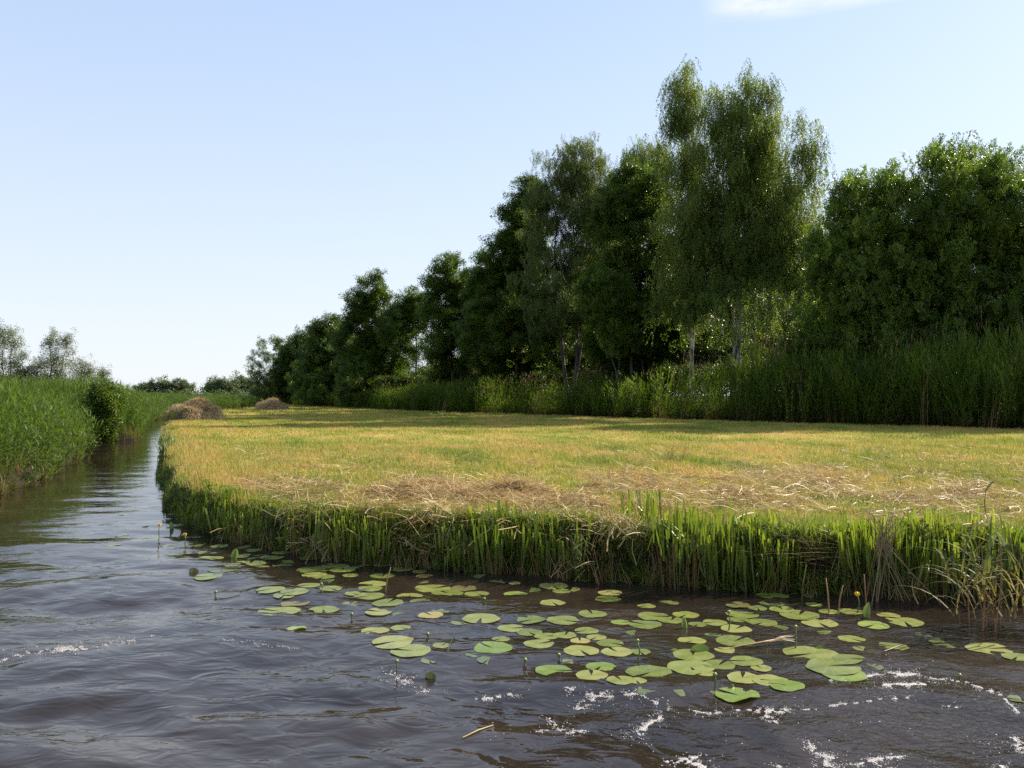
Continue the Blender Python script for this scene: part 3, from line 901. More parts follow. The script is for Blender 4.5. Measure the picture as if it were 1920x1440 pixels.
# the two haycocks at the ditch end of the meadow
def haycock(px, py, w, h, label, lobes, seed):
    x0, d = on_plane(px, py, 0.47)
    e = empty('haycock', (x0, d, 0.45)); tag(e, label, 'haycock', 'haycocks on the meadow')

    def hf(x, y):
        z = np.zeros_like(x)
        for lx, ly, r, hh in lobes:
            q = 1 - ((x - lx * w) / (r * w)) ** 2 - ((y - ly * w) / (r * w)) ** 2
            z = np.maximum(z, hh * h * np.sqrt(np.clip(q, 0, 1)) ** 1.1)
        return z * (0.62 + 0.70 * fbm(x + seed, y, 2.0, seed))
    gx, gy = np.meshgrid(np.linspace(-.62 * w, .62 * w, 60), np.linspace(-.62 * w, .62 * w, 60), indexing='ij')
    z = hf(gx, gy)
    mb = MB(); mb.v = [tuple(v) for v in np.stack([gx, gy, z - 0.06], -1).reshape(-1, 3)]
    for i in range(59):
        for j in range(59):
            if z[i, j] > 0.01 or z[i + 1, j + 1] > 0.01:
                a = i * 60 + j; mb.f.append((a, a + 60, a + 61, a + 1)); mb.m.append(0)
    mb.obj('hay_mound', [simple_mat('haycock_core', (0.50, 0.37, 0.22), 0.9, spec=0.1)], e, smooth=True)
    n = 5200
    x, y = sample_region(n, -.6 * w, .6 * w, -.6 * w, .6 * w)
    z = hf(x, y)
    k = (z > 0.03) & (RNG.random(n) < 0.35 + 0.8 * (fbm(x, y, 1.9, seed + 2) > .45))
    x, y, z = x[k], y[k], z[k]; n = len(x)
    ep = 0.08
    gxn = (hf(x + ep, y) - z) / ep; gyn = (hf(x, y + ep) - z) / ep
    rot = np.stack([np.clip(np.arctan(gyn), -1.1, 1.1), np.clip(-np.arctan(gxn), -1.1, 1.1), RNG.normal(0.2, .5, n)], 1)
    o = scatter('hay_strands', np.stack([x, y, z - 0.02], 1), rot, RNG.uniform(.6, 1.1, n), RNG.integers(0, 3, n), bighays, e)
    o['kind'] = 'stuff'


haycock(366, 787, 2.95, 1.15, 'larger tan haycock at the ditch edge, left of the other pile',
        [(0.08, 0, .30, 1.0), (-.22, -.05, .27, .62), (.28, 0, .24, .62), (-.38, .05, .17, .38), (.02, -.15, .3, .75)], 3.0)
haycock(510, 769, 3.1, 1.05, 'smaller and farther tan haycock beyond the bend of the ditch',
        [(0.0, 0, .30, 1.0), (-.24, 0, .25, .7), (.26, 0, .22, .55)], 9.0)

# ------------------------------------------------------------------ cut reeds along the bank
def bank_points(n, s0, s1, ymax=60.0):
    A = np.array(BANK_A[2:20])
    seg = np.hypot(*(A[1:] - A[:-1]).T)
    wgt = seg / (1 + np.hypot(*((A[1:] + A[:-1]) / 2).T) / 14.0)
    i = RNG.choice(len(seg), n, p=wgt / wgt.sum()); t = RNG.random(n)
    p = A[i] + (A[i + 1] - A[i]) * t[:, None]
    nrm = np.stack([(A[i + 1] - A[i])[:, 1], -(A[i + 1] - A[i])[:, 0]], 1) / seg[i][:, None]
    p = p + nrm * RNG.uniform(s0, s1, n)[:, None]
    s = shore(p[:, 0], p[:, 1])
    k = (s > s0 - 0.05) & (s < s1 + .3) & (p[:, 1] < ymax)
    return p[k, 0], p[k, 1], s[k]


x, y, s = bank_points(5600, -0.04, 0.55, 40)
clump = fbm(x, y, 1.6, 40.0)
k = (clump + RNG.normal(0, .05, len(x)) > 0.50) & (fbm(x, y, .75, 44.0) + RNG.normal(0, .03, len(x)) > .36)
x, y, s = x[k], y[k], s[k]; n = len(x)
z = np.maximum(land_z(x, y), -0.02)
# mower cut them level: height brings every top to about 0.62-0.8 m over the water
top = 0.63 + 0.55 * (fbm(x, y, 1.3, 41.0) - .5) + 0.05 * (x > 1)
sz = np.clip((top - z) / 0.52, 0.35, 1.6) * RNG.uniform(.6, 1.12, n) * np.interp(x, [-8, -5.5, -3, -1.5], [.35, .5, .72, 1])
sxy = np.full(n, 1.0) * RNG.uniform(.8, 1.2, n)
o = scatter('cut_reeds', np.stack([x, y, z], 1), eul(n, 0.09), np.stack([sxy, sxy, sz], 1), np.where(RNG.random(n) < .2, RNG.integers(0, 2, n), RNG.integers(2, 6, n)), stubs)
tag(o, 'bright green cut reeds with brown stem bases lining the meadow bank', 'reeds', None, 'stuff')
x, y, s = bank_points(6000, -0.06, 0.42, 60)
k = (y < 10.5) | (s < .22)
x, y, s = x[k], y[k], s[k]; n = len(x)
z = np.maximum(land_z(x, y), 0.0)
scn = RNG.uniform(.4, 1.0, n) * np.interp(y, [9.5, 11.5, 20], [1, .75, .7])
o = scatter('bank_herbs', np.stack([x, y, z], 1), eul(n, 0.25), scn, RNG.integers(0, 3, n), herbs)
tag(o, 'dark tangled sedge and herbs low on the bank between the cut reeds', 'plants', None, 'stuff')
x, y, s = bank_points(1500, 0.0, 0.5, 30); n = len(x)
k = (fbm(x, y, 1.1, 47.) > .54) & (y < 11.5)
x, y = x[k], y[k]; n = len(x)
o = scatter('hanging_straw', np.stack([x, y, np.maximum(land_z(x, y), .1) + RNG.uniform(.02, .16, n)], 1), eul(n, .55), RNG.uniform(.6, 1.3, n), RNG.integers(0, 3, n), straws)
tag(o, 'dry straw caught among the cut reeds on the bank face', 'hay', None, 'stuff')
x, y, s = bank_points(420, -0.16, 0.12, 11); n = len(x)
o = scatter('dead_stems', np.stack([x, y, np.maximum(land_z(x, y), -0.05)], 1), eul(n, 0.2), RNG.uniform(.5, 1.0, n), np.zeros(n), drystem)
tag(o, 'brown dead stems standing at the foot of the bank', 'stems', None, 'stuff')

# rank regrowth that the mower missed
n = 900
x, y = sample_region(n, -9, 14, 8.5, 22); s = shore(x, y)
k = (s > .4) & ~left_side(x, y) & (fbm(x, y, .8, 90.) > .52)
x, y = x[k], y[k]; n = len(x)
o = scatter('regrowth', np.stack([x, y, land_z(x, y)], 1), eul(n, 0.2), RNG.uniform(.3, .75, n), RNG.integers(0, 3, n), herbs)
tag(o, 'tufts of fresh green regrowth scattered on the front of the meadow', 'grass', None, 'stuff')

# ------------------------------------------------------------------ reed bed on the left bank of the ditch
n = 42000
x, y = sample_region(n, -75, -8.5, 9, 108)
s = shore(x, y)
B_only = left_side(x, y)
depth_lim = np.interp(y, [9, 30, 60, 108], [9, 10, 12, 14])
k = B_only & (s > -0.05) & (s < depth_lim) & (RNG.random(n) < np.interp(s, [0, 2.5, 14], [1, .8, .35]))
x, y, s = x[k], y[k], s[k]; n = len(x)
hh = np.interp(y, [10, 18, 28, 33, 42, 60, 80, 108], [1.0, 1.0, 1.02, 1.18, 1.2, 1.03, .92, .85])
hh = hh * (0.92 + 0.16 * fbm(x, y, 0.4, 50.0)) * np.interp(s, [0.1, 0.8, 2.0], [0.62, .84, 1.0])
rot = eul(n, 0.05, (0.0, 0.7))
rot[:, 1] += np.interp(s, [0, 1.5], [0.22, 0.03])
o = scatter('reed_bed', np.stack([x, y, land_z(x, y)], 1), rot, np.stack([np.full(n, 1.05), np.full(n, 1.05), hh], 1), RNG.integers(0, 4, n), reeds)
tag(o, 'dense tall green reed bed on the left bank of the ditch', 'reeds', None, 'stuff')
n = 9000
x, y = sample_region(n, -36, -8.5, 9, 90); s = shore(x, y)
k = left_side(x, y) & (s > -0.1) & (s < 0.7)
x, y = x[k], y[k]; n = len(x)
o = scatter('margin_sedge', np.stack([x, y, np.maximum(land_z(x, y), 0)], 1), eul(n, 0.3), RNG.uniform(.6, 1.3, n), RNG.choice([0, 1, 2], n, p=[.42, .42, .16]), sedge_l + drystem)
tag(o, 'drooping sedge and tan stems at the foot of the left reed bed', 'sedge', None, 'stuff')

# ------------------------------------------------------------------ reed belt between meadow and trees
SUN_GAPS = [(7.9, 54.2, 3.0), (10.2, 50.3, 3.0), (-2.2, 68.2, 2.5), (1.2, 64.5, 2.3), (-15.0, 88.0, 3.2), (-19.0, 96.0, 2.8)]
n = 95000
x, y = sample_region(n, -60, 48, 10, 160)
b = belt_side(x, y)
k = (b > 0.0) & (b < 6.5) & (np.abs(x) < 0.85 * y + 3) & (RNG.random(n) < np.interp(y, [10, 60, 160], [1, .8, .5]))
x, y, b = x[k], y[k], b[k]; n = len(x)
hh = np.interp(y, [25, 38, 46, 52, 62, 80, 110, 160], [1.36, 1.32, 1.20, 1.06, .94, .86, .66, .6]) * (0.56 + 0.52 * fbm(x, y, 0.25, 60.0) + 0.38 * fbm(x, y, 1.1, 62.0)) * np.interp(b, [0, 1.2, 3], [.6, .9, 1.0])
for gx_, gy_, gr in SUN_GAPS:      # reed lowered behind these spots so the sun reaches the belt front
    rx_, ry_ = x - gx_, y - gy_
    tt = rx_ * math.sin(SUN_AZ) + ry_ * math.cos(SUN_AZ); of = np.abs(rx_ * math.cos(SUN_AZ) - ry_ * math.sin(SUN_AZ))
    hh = np.where((tt > 1.4) & (tt < 12) & (of < gr), hh * .36, hh)
pk = RNG.integers(0, 3, n)
pl = RNG.random(n) < np.clip((fbm(x, y, 0.12, 61.0) - .42) * 2.6, 0.05, .75)
pk = np.where(pl, 3, pk); hh = np.where(pl, hh * 1.1, hh); pk = np.where(RNG.random(n) < .06, 4, pk)
rot = eul(n, 0.11, (0.0, 0.9))
o = scatter('reed_belt', np.stack([x, y, land_z(x, y)], 1), rot, np.stack([np.full(n, 1.1), np.full(n, 1.1), hh], 1), pk, belts + [deadr])
tag(o, 'tall reed belt with brown plumes between the meadow and the trees', 'reeds', None, 'stuff')


# ------------------------------------------------------------------ trees
def spray_broad(name, mat, n=26, L=0.09, W=0.07, R=0.30):
    mb = MB()
    for i in range(n):
        v = Vector((random.gauss(0, 1), random.gauss(0, 1), random.gauss(0, .8))).normalized() * R * random.random() ** .5
        nrm = (Vector((random.gauss(0, .7), random.gauss(0, .7), 1)) + v * 1.2).normalized()
        t = nrm.orthogonal().normalized(); t.rotate(Matrix.Rotation(random.uniform(0, 6.28), 3, nrm)); u = nrm.cross(t)
        b = len(mb.v); l, w = L * random.uniform(.7, 1.2), W * random.uniform(.7, 1.2)
        mb.v += [tuple(v - t * l / 2), tuple(v + u * w / 2), tuple(v + t * l / 2), tuple(v - u * w / 2)]
        mb.f.append((b, b + 1, b + 2, b + 3)); mb.m.append(0)
    return proto(name, mb, [mat])


def spray_hang(name, mat, n=34, L=0.065, W=0.045, H=0.85, R=0.14, up=False):
    """leaves strung along thin twigs: hanging (birch) or upright (willow)"""
    mb = MB()
    for tw in range(3):
        az = random.uniform(0, 6.28); d = Vector((math.cos(az), math.sin(az), 0))
        base = d * R * random.random()
        for i in range(n // 3):
            t = (i + random.random()) / (n // 3)
            zz = t * H * (1 if up else -1)
            p = base + d * (t * (0.10 if up else 0.16)) + Vector((0.10 * t * t, 0, zz))
            p += Vector((random.gauss(0, .03), random.gauss(0, .03), 0))
            la = random.uniform(0, 6.28)
            a = Vector((math.cos(la) * .8, math.sin(la) * .8, 0.9 if up else -0.7)).normalized()
            nrm = a.orthogonal().normalized(); nrm.rotate(Matrix.Rotation(random.uniform(0, 6.28), 3, a)); u = a.cross(nrm)
            b = len(mb.v); l, w = L * random.uniform(.7, 1.25), W * random.uniform(.7, 1.2)
            mb.v += [tuple(p), tuple(p + a * l * .5 + u * w / 2), tuple(p + a * l), tuple(p + a * l * .5 - u * w / 2)]
            mb.f.append((b, b + 1, b + 2, b + 3)); mb.m.append(0)
    return proto(name, mb, [mat])


SP = {
    'alder': ([spray_broad('alder_spray', M['alder'], 44, .115, .10, .36) for _ in range(3)], M['alderbark']),
    'birch': ([spray_hang('birch_spray', M['birch'], 54, .085, .055, .85) for _ in range(3)], M['birchbark']),
    'greywillow': ([spray_hang('willow_spray', M['greywillow'], 54, .12, .04, .6, .2, True) for _ in range(3)], M['alderbark']),
    'sallow': ([spray_hang('sallow_spray', M['sallow'], 48, .14, .052, .5, .18, True) for _ in range(3)], M['alderbark']),
    'palewillow': ([spray_broad('pale_spray', M['palewillow'], 30, .13, .08, .42) for _ in range(3)], M['alderbark']),
    'far': ([spray_broad('far_spray', M['fartree'], 40, .42, .34, 1.1) for _ in range(3)], M['alderbark']),
    'mid': ([spray_broad('mid_spray', M['alder'], 44, .18, .15, .55) for _ in range(3)], M['alderbark']),
}


def wobbly(a, b, n, amp, rnd):
    pts = []
    for i in range(n + 1):
        t = i / n
        p = a.lerp(b, t)
        if 0 < i < n:
            p += Vector((rnd.gauss(0, amp), rnd.gauss(0, amp), 0))
        pts.append(p)
    return pts




def tree(name, label, cat, px, depth, lobes, species, dens=1.0, group=None, stems=1, trunk_r=0.16, clus_r=0.55, sprays=6, fill=0.22, seed=0, gz=0.4, shoots=0, zst=1.0, size=1.0, grow=None):
    """lobes: (px, py, rx, ry) outline of the crown measured on the photograph, built at the tree's own distance"""
    rnd = random.Random(seed * 31 + 5); rg = np.random.default_rng(seed + 100)
    x0 = X_at(px, depth)
    e = empty(name, (x0, depth, gz)); tag(e, label, cat, group)
    sprs, bark = SP[species]
    if grow is None:
        grow = {'birch_tree': 1.15, 'willow_bush': 1.2}.get(name, 1.34)
    C, allp = [], []
    for (lx, ly, rx, ry) in lobes:
        rx *= grow; ry *= 1 + (grow - 1) * .45
        dy = rnd.uniform(-.35, .35) * rx / FPX * depth
        c = Vector((X_at(lx, depth) - x0, dy, Z_at(ly, depth) - gz))
        a, bz = rx / FPX * depth, ry / FPX * depth
        C.append((c, a, bz))
        area = 4 * PI * ((a * a) ** 0.8 + 2 * (a * bz) ** 0.8) / 3
        nc = max(6, int(area * 1.3 * dens / (clus_r / .55) ** 2))
        v = rg.normal(size=(nc, 3)); v /= np.linalg.norm(v, axis=1)[:, None]
        rad = np.where(rg.random(nc) < fill, rg.uniform(.2, .75, nc), rg.uniform(.70, 1.0, nc) + rg.normal(0, .05, nc))
        rad = rad * np.where(rg.random(nc) < (.24 if species == 'birch' else .13), rg.uniform(1.05, 1.45 if species == 'birch' else 1.32, nc), 1.0)
        q = v * rad[:, None] * np.array([a, a * .85, bz]) + np.array(c)
        q = q[q[:, 2] > 0.2]
        allp.append(q)
    cl = np.concatenate(allp)
    # trunk and limbs
    mb = MB()
    zmax = max(c.z for c, a, b in C)
    bases = []
    for sidx in range(stems):
        off = Vector((rnd.gauss(0, .35), rnd.gauss(0, .3), -0.2)) if stems > 1 else Vector((0, 0, -.2))
        tgt = sorted(C, key=lambda q: -q[0].z)[sidx % len(C)][0] + Vector((0, 0, 0.3))
        pts = wobbly(off, tgt, 8, 0.06 * zmax / 6, rnd)
        tr = trunk_r * rnd.uniform(.7, 1.05)
        mb.tube(pts, [tr * (1 - .86 * i / 8) for i in range(9)], 7)
        bases.append(pts)
    limbs = MB()
    for (c, a, b) in C:
        pts = min(bases, key=lambda P: min((p - c).length for p in P))
        cand = [p for p in pts if p.z < c.z + .1] or [pts[0]]
        st = max(cand, key=lambda p: p.z - (p - c).xy.length * .9)
        limbs.tube(wobbly(st, c, 4, .12, rnd), [trunk_r * .4, trunk_r * .33, trunk_r * .26, trunk_r * .2, trunk_r * .13], 5)
        for k in range(5):
            q = Vector(cl[rg.integers(0, len(cl))])
            if (q - c).length < 1.6 * max(a, b):
                limbs.tube(wobbly(c, q, 3, .1, rnd), [trunk_r * .16, trunk_r * .12, trunk_r * .08, trunk_r * .03], 4)
    tr_ = mb.obj('trunk', [bark], e, smooth=True)
    limbs.obj('limbs', [bark], e, smooth=True)['kind'] = 'stuff'
    sprays = int(sprays * 2.0)
    m = len(cl) * sprays
    base = np.repeat(cl, sprays, 0)
    sg = np.array([clus_r * .55, clus_r * .55, clus_r * .5 * zst])
    P = base + rg.normal(size=(m, 3)) * sg
    if shoots:      # single shoots that stick out of the outline
        top = cl[np.argsort(-cl[:, 2])[:max(20, len(cl) // 4)]]
        s_ = top[rg.integers(0, len(top), shoots)] + rg.normal(size=(shoots, 3)) * np.array([.5, .5, .2]) + np.array([0.1, 0, .55])
        P = np.concatenate([P, s_])
    P = P[P[:, 2] > 0.05]
    for (gx_, gy_, gr) in SUN_GAPS:     # openings in the canopy that let the low sun reach the reeds
        rel = P + np.array([x0 - gx_, depth - gy_, gz - 1.6]); sd = np.array(SDIR)
        t_ = rel @ sd; off = np.linalg.norm(rel - t_[:, None] * sd, axis=1)
        P = P[~((t_ > 1.0) & (off < gr) & (P[:, 2] > 3.6) & (rg.random(len(P)) < .97))]
    m = len(P)
    rot = np.stack([rg.normal(0, .22, m), rg.normal(0.12, .22, m), rg.uniform(0, 6.28, m)], 1)
    o = scatter('crown', P, rot, size * rg.uniform(.7, 1.25, m), rg.integers(0, len(sprs), m), sprs, e)
    o['kind'] = 'stuff'
    return e


n = 60000
x, y = sample_region(n, -70, 60, 10, 190)
b = belt_side(x, y)
k = (b > 7.5) & (b < 14) & (np.abs(x) < 0.85 * y + 3)
x, y, b = x[k], y[k], b[k]; n = len(x)
zt = np.where(b > 10.5, 4.6, 3.0) * (.6 + .6 * fbm(x, y, .3, 95.)) * np.interp(y, [60, 130], [1, .8])
z = RNG.uniform(.4, 1, n) ** .8 * zt + .2
n2 = 60000
x2, y2 = sample_region(n2, -70, 70, 10, 200); b2_ = belt_side(x2, y2)
k = (b2_ > 15) & (b2_ < 24) & (np.abs(x2) < 0.85 * y2 + 3)
x2, y2 = x2[k], y2[k]
z2 = RNG.uniform(.3, 1, len(x2)) * 8.5 * (.65 + .5 * fbm(x2, y2, .2, 97.)) * np.interp(y2, [70, 140], [1, .6])
x, y, z = np.concatenate([x, x2]), np.concatenate([y, y2]), np.concatenate([z, z2]); n = len(x)
o = scatter('undergrowth', np.stack([x, y, z], 1), eul(n, .3), RNG.uniform(1.2, 2.2, n), RNG.integers(0, 3, n), SP['alder'][0])
tag(o, 'dim tangle of leafy undergrowth filling the foot of the wood', 'undergrowth', None, 'stuff')

GT = 'trees behind the reed belt'
tree('willow_bush', 'huge rounded green willow bush at the right end of the trees', 'bush', 1830, 45,
     [(1795, 385, 80, 95), (1870, 400, 90, 110), (1750, 500, 90, 110), (1860, 530, 110, 120), (1960, 400, 90, 110), (1780, 620, 110, 80), (1990, 560, 120, 130), (1900, 640, 110, 70), (2090, 430, 110, 140), (2110, 600, 110, 110)],
     'sallow', 1.0, GT, 4, .14, .6, 7, seed=1, shoots=240)
tree('willow_bush', 'lower green willow bush between the birch and the huge willow bush', 'bush', 1640, 47,
     [(1640, 410, 70, 75), (1575, 450, 45, 70), (1690, 440, 60, 90), (1620, 520, 85, 100), (1570, 590, 60, 80), (1690, 570, 85, 110), (1640, 650, 90, 60)],
     'sallow', 1.0, GT, 4, .12, .6, 7, seed=2, shoots=170)
tree('birch_tree', 'thin sparse birch leaning right beside the tallest birch', 'birch', 1480, 52,
     [(1512, 258, 32, 36), (1502, 320, 36, 45), (1530, 290, 18, 30), (1490, 400, 36, 55), (1475, 480, 34, 55)], 'birch', .50, GT, 1, .10, .5, 5, .3, seed=3, zst=1.6, shoots=16)
tree('birch_tree', 'tallest broad birch with bright yellow-green drooping crown', 'birch', 1390, 54,
     [(1412, 175, 32, 36), (1355, 200, 26, 46), (1400, 245, 52, 60), (1370, 320, 78, 84), (1435, 340, 56, 84), (1330, 420, 60, 80), (1400, 440, 88, 90), (1460, 500, 62, 90), (1350, 520, 62, 90), (1420, 600, 92, 60), (1500, 580, 50, 70), (1475, 440, 46, 80), (1340, 590, 50, 60)],
     'birch', 1.0, GT, 3, .17, .55, 8, seed=4, zst=1.7, shoots=40)
tree('birch_tree', 'tall slender birch with an airy top left of the tallest birch', 'birch', 1292, 56,
     [(1288, 154, 34, 30), (1280, 205, 42, 38), (1262, 228, 28, 18), (1284, 280, 46, 50), (1292, 370, 48, 70), (1290, 470, 58, 80), (1285, 580, 62, 70)],
     'birch', .60, GT, 2, .15, .5, 6, .3, seed=5, zst=1.6, shoots=26)
tree('birch_tree', 'shorter birch showing over the dark alder left of the slender birch', 'birch', 1212, 66,
     [(1210, 290, 34, 26), (1185, 318, 32, 30), (1225, 340, 40, 50)], 'birch', .8, GT, 1, .12, .5, 6, seed=6, zst=1.4, shoots=12)
tree('alder_tree', 'dark leafy alder between the grey willow and the birches', 'alder', 1205, 61,
     [(1195, 350, 46, 46), (1165, 400, 34, 40), (1200, 450, 62, 80), (1180, 560, 70, 90), (1240, 560, 52, 90), (1170, 630, 60, 40)], 'alder', 1.0, GT, 2, .18, .55, 7, seed=7)
tree('grey_willow_tree', 'rounded grey-green willow tree with feathery top', 'willow', 1075, 67,
     [(1075, 322, 42, 40), (1035, 375, 36, 50), (1110, 370, 44, 60), (1060, 440, 62, 80), (1120, 500, 48, 80), (1060, 560, 72, 80), (1100, 630, 66, 50)], 'greywillow', 1.0, GT, 3, .18, .6, 7, seed=8, shoots=50)
tree('alder_tree', 'big near-black alder with stepped left outline', 'alder', 965, 73,
     [(990, 368, 26, 28), (968, 405, 20, 26), (985, 445, 34, 46), (955, 480, 40, 40), (925, 505, 34, 30), (985, 540, 52, 70), (915, 560, 34, 44), (950, 620, 70, 60)], 'alder', 1.0, GT, 2, .20, .6, 7, seed=9)
tree('alder_tree', 'slender open alder whose two trunks show under its crown', 'alder', 850, 81,
     [(842, 505, 22, 26), (818, 535, 22, 26), (862, 540, 28, 30), (885, 520, 16, 22), (836, 590, 38, 36), (880, 590, 26, 44), (850, 655, 50, 36)], 'alder', .75, GT, 2, .17, .6, 6, .3, seed=10, size=1.1)
tree('alder_tree', 'alder filling the dip between the lit alder and the slender one', 'alder', 780, 90,
     [(778, 572, 26, 26), (752, 590, 20, 24), (795, 610, 30, 46), (765, 650, 36, 50)], 'alder', 1.0, GT, 1, .17, .65, 6, seed=11, size=1.15)
tree('alder_tree', 'pointed alder with a sunlit lower right side', 'alder', 700, 94,
     [(698, 545, 22, 28), (672, 575, 20, 26), (705, 595, 36, 40), (740, 615, 26, 40), (672, 640, 34, 50), (745, 670, 34, 40), (700, 690, 45, 34)], 'alder', 1.0, GT, 2, .17, .65, 6, seed=12, size=1.15)
tree('grey_willow_tree', 'dull grey-green willow left of the pointed alder', 'willow', 622, 113,
     [(624, 612, 18, 22), (604, 640, 24, 26), (640, 640, 24, 40), (612, 685, 36, 40), (655, 695, 26, 34)], 'mid', 1.0, GT, 1, .17, .8, 6, seed=13)
tree('alder_tree', 'dark alder at the left end of the trees', 'alder', 566, 130,
     [(575, 638, 16, 20), (560, 668, 24, 28), (540, 676, 14, 22), (528, 700, 16, 26), (585, 690, 28, 40), (552, 712, 32, 26)], 'mid', 1.0, GT, 2, .2, .8, 6, seed=14)
# understory
US = 'shrubs under the trees'
tree('shrub', 'pale yellow-green shrub lit among dark trunks left of the birches', 'shrub', 1152, 59, [(1155, 520, 26, 36), (1140, 570, 32, 40), (1165, 620, 36, 40)], 'sallow', .9, US, 2, .07, .5, 6, seed=20)
for i, (px_, d_, lb) in enumerate([
        (1560, 49, 'dark shrub behind the reeds right of the tallest birch'), (1430, 54, 'shrub at the foot of the tallest birch'), (1310, 58, 'dark shrub at the foot of the slender birch'),
        (1190, 64, 'dark shrub under the leafy alder'), (1075, 69, 'dark shrub under the grey willow'), (965, 75, 'dark shrub under the near-black alder'),
        (865, 84, 'dark shrub between the two thin alder trunks'), (775, 92, 'dark shrub under the alder in the dip'), (690, 98, 'dark shrub under the pointed alder'), (605, 118, 'dark shrub at the left end of the tree belt')]):
    zt = 640 if px_ > 900 else 690
    w_ = 62 if px_ > 900 else 44
    tree('shrub', lb, 'shrub', px_, d_, [(px_ - w_ * .5, zt + 20, w_ * .7, 42 * (40 / d_ + .3)), (px_ + w_ * .5, zt + 12, w_ * .7, 46 * (40 / d_ + .3)), (px_, zt + 40, w_, 40 * (40 / d_ + .3))],
         'alder', .9, US, 2, .07, .6, 5, seed=21 + i, size=1.0 + .2 * (d_ > 75))
for i, (px_, d_, wh) in enumerate([(1500, 57, 'right of the tallest birch'), (1370, 60, 'behind the tallest birch trunks'), (1250, 62, 'left of the slender birch'), (1130, 70, 'behind the pale yellow-green shrub'), (1020, 76, 'between grey willow and near-black alder'), (915, 82, 'left of the near-black alder'), (820, 92, 'left of the two thin alder trunks'), (735, 100, 'right of the pointed alder'), (650, 112, 'beside the dull grey-green willow'), (560, 136, 'at the far left end of the trees')]):
    zt = 560 if px_ > 900 else 635 + (900 - px_) * .07
    tree('shrub', 'dark bush in the shaded thicket ' + wh, 'shrub', px_, d_, [(px_ - 30, zt + 30, 46, 52), (px_ + 32, zt + 20, 46, 52), (px_, zt + 70, 70, 40)], 'alder', .8, US, 2, .07, .7, 5, seed=61 + i, size=1.25)
tree('notch_shade_bush', 'dark bush shape added for the shade in the notch of the left reed bed', 'bush', 196, 34.2,
     [(196, 742, 17, 16), (190, 765, 18, 22), (204, 785, 18, 26), (190, 805, 16, 18)], 'alder', 1.1, None, 2, .04, .35, 6, seed=90, gz=.05, size=.7)  # bush added to stand for the shade in the reed notch
tree('grey_willow_tree', 'willow standing far back, seen between the tallest birch and the bushes', 'willow', 1440, 72,
     [(1385, 560, 50, 60), (1450, 500, 52, 70), (1500, 560, 50, 70), (1440, 620, 90, 50)], 'greywillow', 1.2, GT, 2, .18, .7, 7, seed=91, size=1.3)
tree('shrub', 'low bush far back behind the grey willow trunks', 'shrub', 1060, 84, [(1020, 640, 46, 40), (1090, 630, 52, 50), (1060, 680, 80, 34)], 'alder', 1.0, US, 2, .07, .7, 6, seed=92, size=1.4)
tree('shrub', 'dark bush far back, seen between the white birch trunks', 'shrub', 1345, 68, [(1300, 640, 46, 44), (1370, 630, 52, 54), (1340, 680, 80, 34)], 'alder', 1.1, US, 2, .07, .7, 6, seed=93, size=1.4)
tree('alder_tree', 'alder half hidden between the grey willow and the leafy alder', 'alder', 1135, 72, [(1130, 400, 34, 50), (1140, 480, 44, 70), (1130, 570, 50, 70)], 'alder', 1.0, GT, 1, .17, .6, 6, seed=94, size=1.1)
tree('sallow_shrub', 'tall green sallow shrub hiding the trunks of the tallest birch', 'shrub', 1450, 52.5, [(1400, 585, 44, 66), (1455, 570, 46, 76), (1500, 600, 44, 60), (1350, 610, 36, 46)], 'sallow', 1.0, US, 3, .07, .55, 6, seed=95)
# left of the ditch, sparse pale trees above the reeds
GL = 'pale trees beyond the left reed bed'
tree('pale_willow_tree', 'airy pale willow cut by the left edge of the photo', 'willow', 12, 92,
     [(5, 630, 20, 20), (28, 640, 14, 26), (-25, 640, 26, 28), (15, 680, 26, 24), (38, 700, 16, 18), (-20, 700, 30, 24), (20, 715, 30, 14)], 'palewillow', .72, GL, 3, .13, .75, 5, .3, seed=40, gz=.2)
tree('pale_willow_tree', 'airy pale willow with two tall leaning tops', 'willow', 98, 94,
     [(96, 642, 13, 16), (126, 640, 10, 13), (120, 662, 10, 16), (95, 672, 12, 16), (78, 690, 16, 14), (112, 695, 18, 16), (60, 700, 14, 16), (95, 715, 34, 12)], 'palewillow', .72, GL, 3, .12, .7, 5, .3, seed=41, gz=.2)
tree('pale_willow_tree', 'low round pale willow third from the left edge', 'willow', 155, 100,
     [(150, 688, 14, 14), (165, 694, 10, 14), (155, 712, 22, 12)], 'palewillow', .72, GL, 2, .10, .75, 5, .3, seed=42, gz=.2)
tree('pale_willow_tree', 'smallest pale willow at the right end of the left trees', 'willow', 190, 104,
     [(190, 697, 9, 10), (186, 712, 14, 10)], 'palewillow', .72, GL, 1, .09, .7, 5, .3, seed=43, gz=.2)
# far trees at the end of the ditch
GF = 'far trees at the end of the ditch'
for i, (px_, d_, lo, lb) in enumerate([
        (268, 300, [(262, 730, 14, 8), (280, 733, 12, 8)], 'low far tree, leftmost of the distant clump'),
        (305, 300, [(300, 727, 16, 9), (315, 731, 14, 10)], 'far rounded tree in the middle of the left distant clump'),
        (338, 300, [(335, 726, 15, 9), (350, 733, 9, 8)], 'far rounded tree at the right of the left distant clump'),
        (415, 235, [(412, 722, 17, 15), (430, 730, 18, 14), (400, 735, 12, 10)], 'dark far tree with bumpy crown left in the right distant clump'),
        (452, 245, [(450, 722, 18, 14), (465, 730, 14, 14)], 'far rounded tree in the middle of the right distant clump'),
        (486, 250, [(480, 728, 14, 10), (495, 733, 12, 10)], 'small far tree next to the big dark tree belt')]):
    tree('distant_tree', lb, 'tree', px_, d_, [(a, b, c, d) for a, b, c, d in lo], 'far', 1.0, GF, 1, .25, 1.7, 6, seed=50 + i)
